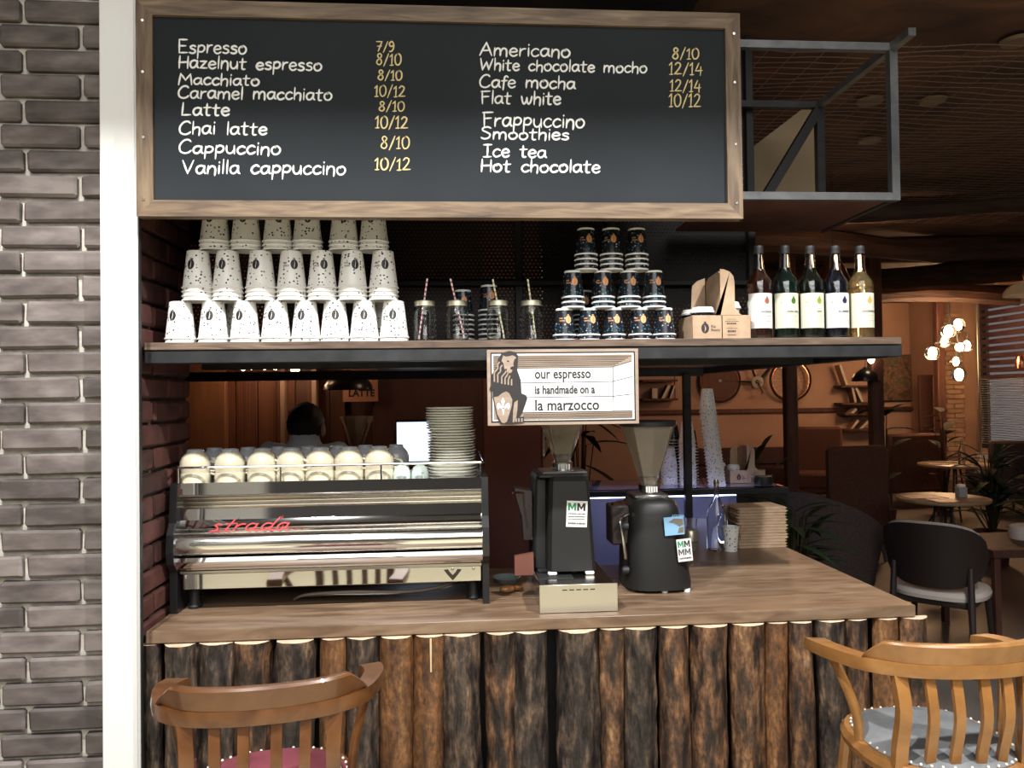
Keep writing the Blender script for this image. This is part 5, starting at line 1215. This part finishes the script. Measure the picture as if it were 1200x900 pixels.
# ---------------------------------------------------------------- bar stools in front
def ring_cushion(b, rx, ry, z0, z1, crown=.02, seg=32, p=2.6, mi=0):
    vs = []; rings = ((1.0, z0), (1.02, (z0+z1)/2), (.97, z1), (.8, z1+crown*.6), (.4, z1+crown), (0.02, z1+crown))
    for s_, z in rings:
        for k in range(seg):
            a = 2*pi*k/seg
            vs.append((rx*s_*math.copysign(abs(cos(a))**(2/p), cos(a)), ry*s_*math.copysign(abs(sin(a))**(2/p), sin(a)), z))
    b.add(vs, [(i*seg+k, i*seg+(k+1) % seg, (i+1)*seg+(k+1) % seg, (i+1)*seg+k) for i in range(5) for k in range(seg)]+[tuple(5*seg+k for k in range(seg)), tuple(range(seg))[::-1]], mi)
    return b
def stool(label, loc, rz, wood, velvet):
    t = thing('bar_stool', label, 'bar stool', loc, rz, 'wooden captain style bar stools'); t.scale = (.93, 1, 1)
    SZ = .655
    vs = ring_cushion(MB(), .225, .215, SZ-.035, SZ, .004)
    vs.build('seat_frame', wood, t)
    ring_cushion(MB(), .198, .188, SZ-.004, SZ+.010, .026).build('seat_cushion', velvet, t)
    nb = MB()
    for k in range(44):
        a = 2*pi*k/44; p = 2.6
        x = .200*math.copysign(abs(cos(a))**(2/p), cos(a)); y = .190*math.copysign(abs(sin(a))**(2/p), sin(a))
        nb.ball((x, y, SZ+.008), .0042, 6, 4)
    nb.build('nail_heads', M['china'], t)['kind'] = 'stuff'
    # horseshoe rail (flat bent bar): back is at -Y, arms sweep to +Y
    base = [(-.262, .165, .864), (-.272, .10, .876), (-.268, .02, .886), (-.235, -.09, .896), (-.165, -.155, .901), (-.08, -.182, .903), (0, -.190, .904), (.08, -.182, .903), (.165, -.155, .901), (.235, -.09, .896), (.268, .02, .886), (.272, .10, .876), (.262, .165, .864)]
    def rail_mesh(path, wds, th, zoff=0, tilt=0):
        P = spline([Vector(p) for p in path], 6); n = len(P); b = MB(); vs = []
        W = [wds[0]+(wds[1]-wds[0])*(abs(2*i/(n-1)-1))**1.5 for i in range(n)]
        for i, p in enumerate(P):
            tg = (P[min(i+1, n-1)]-P[max(i-1, 0)]).normalized(); nr = Vector((tg.y, -tg.x, 0)).normalized()   # outward
            up = Vector((0, 0, 1))
            for (u_, v_) in ((-.5, -.5), (.5, -.5), (.56, 0), (.5, .5), (-.5, .5), (-.56, 0)):
                vs.append(p+nr*u_*W[i]+up*(v_*th+zoff)+nr*tilt*v_*th)
        b.add(vs, [(i*6+k, i*6+(k+1) % 6, (i+1)*6+(k+1) % 6, (i+1)*6+k) for i in range(n-1) for k in range(6)]+[tuple(range(6))[::-1], tuple((n-1)*6+k for k in range(6))])
        return b
    rail_mesh(base, (.034, .062), .034).build('arm_rail', wood, t, ang=50)
    # crest: raised curved block on the back of the rail with cut-down ends
    cp = spline([Vector(p) for p in base[3:10]], 8); n = len(cp); b = MB(); vs = []
    for i, p in enumerate(cp):
        tg = (cp[min(i+1, n-1)]-cp[max(i-1, 0)]).normalized(); nr = Vector((tg.y, -tg.x, 0)).normalized(); u_ = abs(2*i/(n-1)-1)
        h_ = .050 if u_ < .78 else .050*(1-(u_-.78)/.22)+.002
        z0 = .0175
        for (o_, z) in ((-.013, z0), (.017, z0), (.026, z0+h_*.9), (.022, z0+h_), (.004, z0+h_), (-.002, z0+h_*.9)): vs.append(p+nr*o_+Vector((0, 0, z)))
    b.add(vs, [(i*6+k, i*6+(k+1) % 6, (i+1)*6+(k+1) % 6, (i+1)*6+k) for i in range(n-1) for k in range(6)]+[tuple(range(6))[::-1], tuple((n-1)*6+k for k in range(6))])
    b.build('crest', wood, t, ang=40)
    # two wide back posts, four flat slats, two curved arm supports
    for s_ in (-1, 1):
        MB().tube(spline([(s_*.175, -.150, .892), (s_*.168, -.165, .80), (s_*.172, -.150, .70), (s_*.175, -.14, .60)], 4), [.0185]*13, 4, sx=1.3, up=(0, -1, 0)).build('back_post', wood, t, ang=40)
        MB().tube(spline([(s_*.262, .06, .870), (s_*.240, .03, .81), (s_*.215, .0, .72), (s_*.208, .0, .62)], 5), .0145, 6, sx=.8).build('arm_support', wood, t, ang=50)
    for x in (-.105, -.038, .038, .105):
        yb = -.19+.16*x*x*6
        MB().tube(spline([(x, yb+.004, .890), (x*.97, yb-.012, .79), (x*.94, yb+.01, .70), (x*.92, yb+.03, .615)], 4), .0092, 4, sx=2.0, up=(0, -1, 0)).build('slat', wood, t, ang=40)
    for sx in (-1, 1):
        for sy in (-1, 1):
            MB().tube([(sx*.165, sy*.155, SZ-.02), (sx*.195, sy*.185, .30), (sx*.215, sy*.205, 0.0)], [.020, .019, .014], 8).build('leg', wood, t)
    for sy in (-1, 1): MB().tube([(-.195, sy*.186, .27), (.195, sy*.186, .27)], .012, 8).build('stretcher', wood, t)
    for sx in (-1, 1): MB().tube([(sx*.193, -.186, .33), (sx*.193, .186, .33)], .012, 8).build('stretcher', wood, t)
    return t
stool('dark walnut captain bar stool with raspberry velvet seat, at the left of the bar', (-.455, 1.97, 0), R(7), M['stoolL'], M['velvetR'])
stool('honey coloured captain bar stool with grey velvet seat, at the right of the bar', (1.285, 2.06, 0), R(-3), M['stoolR'], M['velvetG'])

# ================================================================ DINING ROOM
# bicycle on the far wall
bi = thing('bicycle', 'old bicycle hung on the terracotta far wall, one wheel filled with a brown disc', 'bicycle', (0, 12.40, 0))
W1, W2, WZ, WR = 4.31, 5.49, 1.80, .335
def wheel(x, disc):
    mt = Matrix.Translation((x, 0, WZ)) @ Matrix.Rotation(pi/2, 4, 'X')
    wname = 'wheel'; ring = [(x+WR*cos(2*pi*k/40), 0, WZ+WR*sin(2*pi*k/40)) for k in range(41)]
    o = MB().tube(ring, .019, 6, caps=False).build('wheel', M['rubber'], bi)
    ring2 = [(x+(WR-.025)*cos(2*pi*k/40), 0, WZ+(WR-.025)*sin(2*pi*k/40)) for k in range(41)]
    MB().tube(ring2, .010, 5, caps=False).build('rim', M['copper'], o)
    sp = MB()
    for k in range(20): sp.tube([(x, 0, WZ), (x+(WR-.02)*cos(2*pi*k/20), 0, WZ+(WR-.02)*sin(2*pi*k/20))], .002, 3)
    sp.build('spokes', M['alu'], o)['kind'] = 'stuff'
    MB().lathe([(0, -.03), (.025, -.03), (.025, .03), (0, .03)], 12, mat=mt).build('hub', M['alu'], o)
    if disc: MB().lathe([(0, -.014), (WR-.04, -.014), (WR-.04, .014), (0, .014)], 32, mat=mt).build('brown_disc', M['colwood'], o)
wheel(W1, True); wheel(W2, False)
F = dict(bb=(4.93, 1.77), st=(4.75, 2.30), sc_=(4.72, 2.38), ht=(5.28, 2.36), hb=(5.32, 2.20))
fm = MB()
for a, b_ in ((F['bb'], F['st']), (F['st'], F['ht']), (F['bb'], F['hb']), (F['ht'], F['hb']), (F['bb'], (W1, WZ)), (F['st'], (W1, WZ)), (F['hb'], (W2, WZ))):
    fm.tube([(a[0], 0, a[1]), (b_[0], 0, b_[1])], .016, 6)
fm.build('frame', M['black'], bi)
mt = Matrix.Translation((4.93, -.03, 1.77)) @ Matrix.Rotation(pi/2, 4, 'X')
cr = MB().lathe([(.045, -.004), (.10, -.004), (.10, .004), (.045, .004)], 20, mat=mt)
for k in range(5): cr.tube([(4.93, -.03, 1.77), (4.93+.08*cos(2*pi*k/5), -.03, 1.77+.08*sin(2*pi*k/5))], .008, 4)
cr.build('chainring', M['chrome2'], bi)
MB().tube([(4.93, -.05, 1.77), (5.0, -.06, 1.60)], .011, 5).cbox(4.96, 5.06, -.12, -.05, 1.575, 1.60, .004).build('crank', M['chrome2'], bi)
MB().ball((4.70, 0, 2.43), .11, 14, 8, sc=(1.2, .5, .35)).build('saddle', M['black'], bi)
MB().tube(spline([(5.27, 0, 2.36), (5.26, 0, 2.46), (5.34, -.05, 2.50), (5.46, -.12, 2.44), (5.40, -.14, 2.36)], 4), .012, 6).build('handlebar', M['alu'], bi)

# wall shelves with leaning books
def wall_shelf(label, x0, x1, y0, y1, z):
    o = MB().cbox(x0, x1, y0, y1, z-.035, z, .004).build('wall_shelf', M['colwood']); tag(o, label, 'shelf', 'small shelves on the far wall'); return o
def book(label, x, y, z, h, tilt, col, w_=.035, d=.16, grp='books on the far wall shelves'):
    t = thing('book', label, 'book', (x, y, z), 0, grp); t.rotation_euler.y = tilt
    MB().cbox(0, w_, -d/2, d/2, 0, h, .002).build('cover', new('cover', col, .6), t); MB().cbox(.004, w_-.004, -d/2-.001, d/2-.003, .003, h+.001, .001).build('pages', M['seatwhite'], t)
wall_shelf('upper shelf on the far wall left of the bicycle', 3.0, 3.57, 12.22, 12.48, 1.83)
wall_shelf('lower shelf on the far wall left of the bicycle', 3.0, 3.57, 12.22, 12.48, 1.53)
book('dark book leaning on the lower shelf left of the bicycle', 3.30, 12.32, 1.531, .24, R(28), (.05, .03, .02), .05)
book('second dark book leaning on the lower shelf left of the bicycle', 3.44, 12.34, 1.531, .22, R(20), (.09, .04, .03), .03)
book('pale edged book standing at the left of that lower shelf', 3.16, 12.34, 1.531, .16, 0, (.3, .15, .09), .09)
o = MB().tube([(3.54, 12.3, CEIL-.3), (3.54, 12.3, 1.50)], .008, 6).build('shelf_cable', M['black']); tag(o, 'thin dark cable beside the shelves left of the bicycle', 'cable')
for i, (z, x0, x1) in enumerate(((1.70, 6.25, 6.95), (1.42, 6.25, 6.92), (1.25, 6.30, 6.92), (1.00, 6.28, 6.90))):
    wall_shelf(f'{("topmost", "second", "third", "lowest")[i]} shelf of the ladder shelves right of the bicycle', x0, x1, 12.20, 12.48, z)
for i, (x, z, h, tl, c) in enumerate(((6.34, 1.70, .34, -18, (.35, .20, .12)), (6.48, 1.42, .27, -12, (.10, .05, .04)), (6.60, 1.42, .25, -25, (.28, .22, .16)), (6.40, 1.25, .13, 50, (.40, .30, .20)), (6.55, 1.00, .2, 48, (.12, .10, .05)), (6.40, 1.0, .19, 40, (.25, .12, .07)))):
    book(('tan book leaning on the topmost ladder shelf', 'dark book leaning on the second ladder shelf', 'grey brown book leaning on the second ladder shelf', 'cream book lying tilted on the third ladder shelf', 'olive book leaning on the lowest ladder shelf', 'rust coloured book leaning on the lowest ladder shelf')[i], x, 12.32, z+.001, h, R(tl), c, .045)
# painting, mirror frame
pt = thing('painting', 'large dark mottled painting on the far wall right of the timber column', 'painting', (7.0, 12.46, 1.44))
MB().cbox(0, .66, 0, .03, 0, .745, .004).build('canvas', M['paint'], pt)
MB().cbox(-.015, .675, .005, .035, -.015, 0, .003).cbox(-.015, .675, .005, .035, .745, .76, .003).cbox(-.015, 0, .005, .035, 0, .745, .003).cbox(.66, .675, .005, .035, 0, .745, .003).build('frame', M['black'], pt)
dr = thing('framed_board', 'dark framed board leaning under the bulb chandelier', 'frame', (7.36, 11.9, .72))
MB().cbox(0, .33, 0, .03, 0, 1.13, .006).build('panel', M['fabric_brown'], dr)
for a in ((0, .04, 0, 1.13), (.29, .33, 0, 1.13), (.04, .29, 1.09, 1.13), (.04, .29, .30, .34)): MB().cbox(a[0], a[1], -.015, 0, a[2], a[3], .004).build('frame_bar', M['colwood'], dr)

# chandelier of pipes and globes
ch = thing('chandelier', 'dark pipe chandelier with clustered glowing glass globes at right', 'chandelier', (6.96, 10.5, 0))
MB().tube([(0, 0, CEIL), (0, 0, 2.50)], .012, 8).build('drop_pipe', M['blackm'], ch)
MB().tube([(-.22, 0, 2.26), (.10, 0, 2.26), (.10, 0, 2.06)], .012, 8).tube([(0, 0, 2.52), (.10, 0, 2.44), (.13, 0, 2.26), (.13, 0, 2.0), (-.02, 0, 2.0)], .012, 8).tube([(.10, 0, 2.40), (.26, 0, 2.40), (.26, 0, 2.30)], .010, 8).build('pipe_frame', M['blackm'], ch)
for x, y, z, r_ in ((-.05, -.05, 2.42, .10), (.16, .05, 2.52, .095), (.25, 0, 2.22, .085), (-.27, -.02, 2.12, .10), (.10, -.08, 2.20, .07), (.05, -.05, 2.00, .07), (.14, .02, 1.82, .10), (-.04, .06, 2.28, .08)):
    MB().ball((x, y, z), r_, 16, 10).build('globe', M['hopper'] if r_ > .2 else M['glass'], ch)
    MB().ball((x, y, z), r_*.50, 12, 8, sc=(.8, .8, 1.25)).build('bulb', M['bulb'], ch)
# black dome floor lamp and bare bulb near the columns
lp = pendant('black dome lamp hanging in front of the ladder shelves', (4.36, 8.0, 1.71), .14, .13, M['black'], CEIL)
t = thing('bulb_pendant', 'bare glowing filament bulb hanging just below the right end of the bar shelf', 'lamp', (4.372, 7.9, 1.94))
MB().ball((0, 0, 0), .034, 14, 10, sc=(1, 1, 1.45)).build('bulb', M['bulbsoft'], t); MB().lathe([(0, .045), (.018, .045), (.018, .09), (0, .09)], 12).build('socket', M['black'], t); MB().tube([(0, 0, .09), (0, 0, CEIL-1.94)], .004, 6).build('cord', M['blackm'], t)
pendant('small copper pendant shade seen between the two rightmost syrup bottles', (2.52, 5.0, 2.30), .12, .17, M['copper'], CEIL, shape='cone')
t = pendant('glass pendant lamp with copper neck cut by the right edge', (4.66, 6.0, 2.36), .19, .12, M['hopper'], CEIL)
MB().lathe([(.03, .10), (.045, .16), (.03, .24), (0, .25)], 16).build('copper_neck', M['copper'], t)
MB().ball((0, 0, .06), .03, 10, 8).build('bulb', M['bulbsoft'], t)
t = thing('wall_cup_lamp', 'small copper cup lamp on the blind at the right edge', 'lamp', (7.86, 10.30, 1.98))
MB().lathe([(.07, -.09), (.085, 0), (.06, .08), (0, .09)], 16).build('shade', M['copper'], t)

# chairs and tables
def round_table(label, x, y, r_, z, top):
    t = thing('round_table', label, 'table', (x, y, 0))
    MB().lathe([(0, z-.03), (r_-.01, z-.03), (r_, z-.02), (r_, z-.003), (r_-.004, z), (0, z)], 40).build('tabletop', top, t)
    for k in range(4):
        a = pi/4+k*pi/2
        MB().tube([(.05*cos(a), .05*sin(a), z-.03), (.10*cos(a), .10*sin(a), .35), (.30*cos(a), .30*sin(a), .0)], .011, 6).build('leg', M['blackm'], t)
    MB().lathe([(0, .33), (.11, .33), (.11, .35), (0, .35)], 16).build('leg_ring', M['blackm'], t)
    return t
round_table('round cafe table with pale top lit at its right edge, behind the white seated chair', 3.97, 6.12, .345, .73, M['tabletop'])
round_table('round table with bottles and plates in the middle of the dining room', 5.93, 8.9, .40, .73, M['tabletop'])
def flat_thing(name, label, cat, x0, x1, y0, y1, z0, z1, m_, grp=None, c=.002):
    o = MB().cbox(x0, x1, y0, y1, z0, z1, c).build(name, m_); return tag(o, label, cat, grp)
mcol = noisy('menu_print', [(.35, (.42, .30, .24)), (.5, (.30, .10, .08)), (.65, (.55, .45, .36))], .5, scale=14, bump=0)
flat_thing('placemat', 'printed placemat on the left of the nearer round table', 'placemat', 3.68, 3.98, 6.05, 6.27, .7305, .734, mcol)
flat_thing('placemat', 'printed placemat at the front of the nearer round table', 'placemat', 3.75, 4.02, 5.82, 6.03, .7305, .734, mcol)
t = thing('napkin_holder', 'small grey napkin box standing on the nearer round table', 'napkin box', (4.10, 6.08, .731))
MB().cbox(-.035, .035, -.03, .03, 0, .085, .004).build('box', M['greyprint'], t); MB().cbox(-.028, .028, -.02, .02, .085, .105, .003).build('napkins', M['paper'], t)
glass_bottle('clear bottle in the middle of the far round table', (5.95, 8.8, .731), .26, .038)
flat_thing('placemat', 'pale placemat on the left of the far round table', 'placemat', 5.58, 5.88, 8.75, 8.98, .7305, .735, M['tabletop'])
for i, (x, y) in enumerate(((6.08, 8.78), (6.18, 8.95))):
    o = MB().ball((0, 0, .045), .05, 12, 8, sc=(1, 1, .8)).build('bowl', M['kraft'], None, loc=(x, y, .731)); tag(o, f'small tan round bowl on the far table, {("nearer", "farther")[i]} one', 'bowl')
# oval-backed chair with white seat
cc = thing('dining_chair', 'chair with dark oval shell back and off-white seat, right of the counter corner', 'chair', (2.90, 4.50, 0), R(-46))
vs = []; nu, nv = 20, 10
b = MB()
def shellpt(u, v, off):
    a = -pi/2+u*1.25; # wrap round the back
    w_ = 1-.0*v; z = .47+.38*v
    rx, ry = .26+.03*v, .22+.05*v
    cut = 1
    return Vector(((rx+off)*cos(a)*1.0, (ry+off)*sin(a)-.02-.06*v, z))
def oval_shell(off):
    vs = []
    for i in range(nu+1):
        u = -1+2*i/nu
        zb = .50*(1-abs(u)**2.6)**.5 if abs(u) < 1 else 0
        for j in range(nv+1):
            v = (1-zb*2)*.5*1.0+j/nv*zb*2 if False else .5+(-1+2*j/nv)*zb
            vs.append(shellpt(u, v, off))
    return vs
o1 = oval_shell(0); o2 = oval_shell(.018); n_ = nv+1
b.add(o1+o2, [(i*n_+j, (i+1)*n_+j, (i+1)*n_+j+1, i*n_+j+1) for i in range(nu) for j in range(nv)])
b.build('seat_back_lining', M['seatwhite'], cc).location.z = .012
b = MB(); N_ = len(o1)
b.add(o2, [(i*n_+j, i*n_+j+1, (i+1)*n_+j+1, (i+1)*n_+j) for i in range(nu) for j in range(nv)])
b.add(o1+o2, [(i*n_, (i+1)*n_, N_+(i+1)*n_, N_+i*n_) for i in range(nu)])
b.build('shell_back', M['shell'], cc)
ring_cushion(MB(), .25, .24, .40, .445, .02).build('seat_cushion', M['seatwhite'], cc)
MB().cbox(-.21, .21, -.21, .21, .36, .40, .01).build('seat_rail', M['shell'], cc)
for sx in (-1, 1):
    MB().tube([(sx*.20, -.22, .60), (sx*.205, -.24, .38), (sx*.22, -.27, 0)], [.016, .020, .013], 8).build('leg', M['shell'], cc)
    MB().tube([(sx*.20, .20, .38), (sx*.22, .24, 0)], [.020, .013], 8).build('leg', M['shell'], cc)
def shell_armchair(label, x, y, rz, s, mt, zt=.95, grp=None, wings=1.0):
    t = thing('armchair', label, 'armchair', (x, y, 0), rz, grp); b = MB(); nu, nv = 18, 8; A = []; B = []
    for i in range(nu+1):
        u = -1+2*i/nu; a = -pi/2+u*1.75; top = (zt-.40)*(1-wings*.45*abs(u)**1.6)
        for j in range(nv+1):
            v = j/nv; rx = (.30+.07*v)*s; ry = (.27+.10*v)*s
            A.append((rx*cos(a), ry*sin(a), .38+top*v)); B.append(((rx-.05)*cos(a), (ry-.05)*sin(a), .38+top*(v*.985)))
    n_ = nv+1; N_ = len(A)
    f1 = [(i*n_+j, (i+1)*n_+j, (i+1)*n_+j+1, i*n_+j+1) for i in range(nu) for j in range(nv)]
    b.add(A+B, f1+[(N_+p[0], N_+p[3], N_+p[2], N_+p[1]) for p in f1]+[(i*n_+nv, (i+1)*n_+nv, N_+(i+1)*n_+nv, N_+i*n_+nv) for i in range(nu)]
          + [(j, j+1, N_+j+1, N_+j) for j in range(nv)]+[(nu*n_+j, N_+nu*n_+j, N_+nu*n_+j+1, nu*n_+j+1) for j in range(nv)]+[(i*n_, N_+i*n_, N_+(i+1)*n_, (i+1)*n_) for i in range(nu)])
    b.build('shell_back', mt, t, ang=60)
    ring_cushion(MB(), .29*s, .27*s, .36, .44, .03).build('seat_cushion', mt, t)
    for sx in (-1, 1):
        for sy in (-1, 1): MB().tube([(sx*.16*s, sy*.15*s, .37), (sx*.25*s, sy*.24*s, 0)], [.018, .010], 6).build('leg', M['blackm'], t)
    return t
shell_armchair('large dark taupe shell armchair just behind the right end of the bar', 2.42, 5.0, R(-48), 1.0, M['fabric_dark'], 1.0)
def box_armchair(label, x, y, rz, w_, h, mt):
    t = thing('armchair', label, 'armchair', (x, y, 0), rz)
    MB().cbox(-w_/2, w_/2, -.36, -.24, .22, h, .035).build('backrest', mt, t)
    MB().cbox(-w_/2+.06, w_/2-.06, -.24, .32, .22, .44, .03).build('seat_cushion', mt, t)
    for s_ in (-1, 1): MB().cbox(s_*w_/2-.05, s_*w_/2+.05, -.30, .30, .20, .62, .03).build('armrest', mt, t)
    for sx in (-1, 1):
        for sy in (-1, 1): MB().tube([(sx*(w_/2-.06), sy*.28, .22), (sx*(w_/2-.04), sy*.32, 0)], [.02, .013], 6).build('leg', M['blackm'], t)
    return t
box_armchair('tall backed brown armchair between the timber columns', 3.75, 7.4, R(4), .60, 1.09, M['fabric_brown'])
box_armchair('patterned brown armchair before the far wall left of the ladder shelves', 5.3, 11.1, R(160), .75, 1.08, M['fabric_brown'])
box_armchair('brown sofa chair behind the potted plant in the far corner', 6.2, 10.55, R(10), .85, 1.02, M['fabric_brown'])
box_armchair('grey brown armchair below the window blind', 7.05, 9.6, R(-12), .60, .96, M['fabric_dark'])
t = thing('bench', 'long dark maroon bench seat along the far wall', 'bench', (5.0, 12.1, 0))
MB().cbox(-1.6, 1.0, -.25, .25, .0, .44, .03).build('seat', M['maroon'], t); MB().cbox(-1.6, 1.0, .18, .30, .44, .72, .03).build('backrest', M['maroon'], t)
t = thing('low_table', 'low brown side table cut by the right edge beside the white seated chair', 'table', (3.62, 4.95, 0))
MB().cbox(-.28, .45, -.3, .3, .55, .60, .006).build('tabletop', M['colwood'], t)
for sx in (-.24, .41):
    for sy in (-.26, .26): MB().cbox(sx-.02, sx+.02, sy-.02, sy+.02, 0, .55, .003).build('leg', M['colwood'], t)
o = ring_cushion(MB(), .10, .08, 0, .08, .02).build('cushion', M['seatwhite'], None, loc=(3.82, 5.0, .601)); tag(o, 'small pale cushion on the low side table at the right edge', 'cushion')
shell_armchair('dark red brown armchair by the window at the right edge', 6.9, 8.3, R(200), .9, M['maroon'], .9)

# plants
def leaf_quad(b, base, d, up, ln_, wd, bend=.35):
    d = Vector(d).normalized(); s_ = d.cross(Vector(up)).normalized(); n = 5; L = []; Rr = []; Cc = []
    for i in range(n+1):
        t_ = i/n; c = Vector(base)+d*ln_*t_+Vector((0, 0, -bend*ln_*t_*t_)); w_ = wd*sin(pi*min(1, .08+t_*.92))**.8
        L.append(c-s_*w_*.5); Cc.append(c+Vector((0, 0, -.10*w_))); Rr.append(c+s_*w_*.5)
    vs = L+Cc+Rr; m_ = n+1
    b.add(vs, [(i, i+1, m_+i+1, m_+i) for i in range(n)]+[(m_+i, m_+i+1, 2*m_+i+1, 2*m_+i) for i in range(n)])
def plant(name, label, loc, n, ln_, wd, h, mt, seed, potr=.12, poth=.25, stem=True, each=True, up0=.5):
    random.seed(seed); t = thing(name, label, 'plant', loc)
    MB().lathe([(0, 0), (potr*.75, 0), (potr, poth), (potr*.92, poth), (potr*.7, poth*.85), (0, poth*.85)], 18).build('pot', M['fabric_brown'], t)
    st = MB(); allb = MB()
    for i in range(n):
        a = random.uniform(0, 2*pi); z = poth*.85+h*random.uniform(.25, 1); rr_ = random.uniform(.0, .06)
        base = (rr_*cos(a)*2, rr_*sin(a)*2, z)
        st.tube([(0, 0, poth*.8), (base[0]*.5, base[1]*.5, z*.6+poth*.3), base], .005, 4)
        d = (cos(a), sin(a), random.uniform(up0-.5, up0+.5))
        if each:
            b = MB(); leaf_quad(b, base, d, (0, 0, 1), ln_*random.uniform(.7, 1.15), wd*random.uniform(.8, 1.1)); b.build('leaf', mt, t, smooth=False)
        else: leaf_quad(allb, base, d, (0, 0, 1), ln_*random.uniform(.7, 1.15), wd)
    if not each: allb.build('leaves', mt, t, smooth=False)['kind'] = 'stuff'
    st.build('stems', M['leafbrown'], t)['kind'] = 'stuff'
    return t
plant('rubber_plant', 'tall broad leaved potted plant beside the timber column', (4.95, 8.7, 0), 12, .34, .13, 1.25, M['leaf'], 5)
plant('rubber_plant', 'leafy potted plant under the chandelier in the far corner', (6.25, 9.6, 0), 14, .28, .13, 1.15, M['leafbrown'], 8)
plant('potted_fern', 'dark fern spilling beside the kraft box stack behind the counter end', (1.80, 4.08, .0), 90, .26, .05, .72, M['leaf'], 12, .14, .35, each=False, up0=.3)
plant('potted_palm', 'arching palm on the far side of the display case', (2.75, 7.0, 0), 10, .50, .06, 1.05, M['leafbrown'], 14, up0=.8)
plant('potted_fern', 'bushy fern in front of the window near the right edge', (4.95, 6.9, 0), 80, .42, .06, .75, M['leaf'], 17, .16, .3, each=False)
plant('potted_fern', 'dark green plant at the right edge behind the low table', (4.62, 5.72, 0), 50, .40, .06, .60, M['leaf'], 19, .14, .25, each=False)
plant('potted_palm', 'brownish trailing plant behind the left grinder hopper', (.95, 5.9, .0), 30, .40, .07, 1.25, M['leafbrown'], 22, up0=.1)
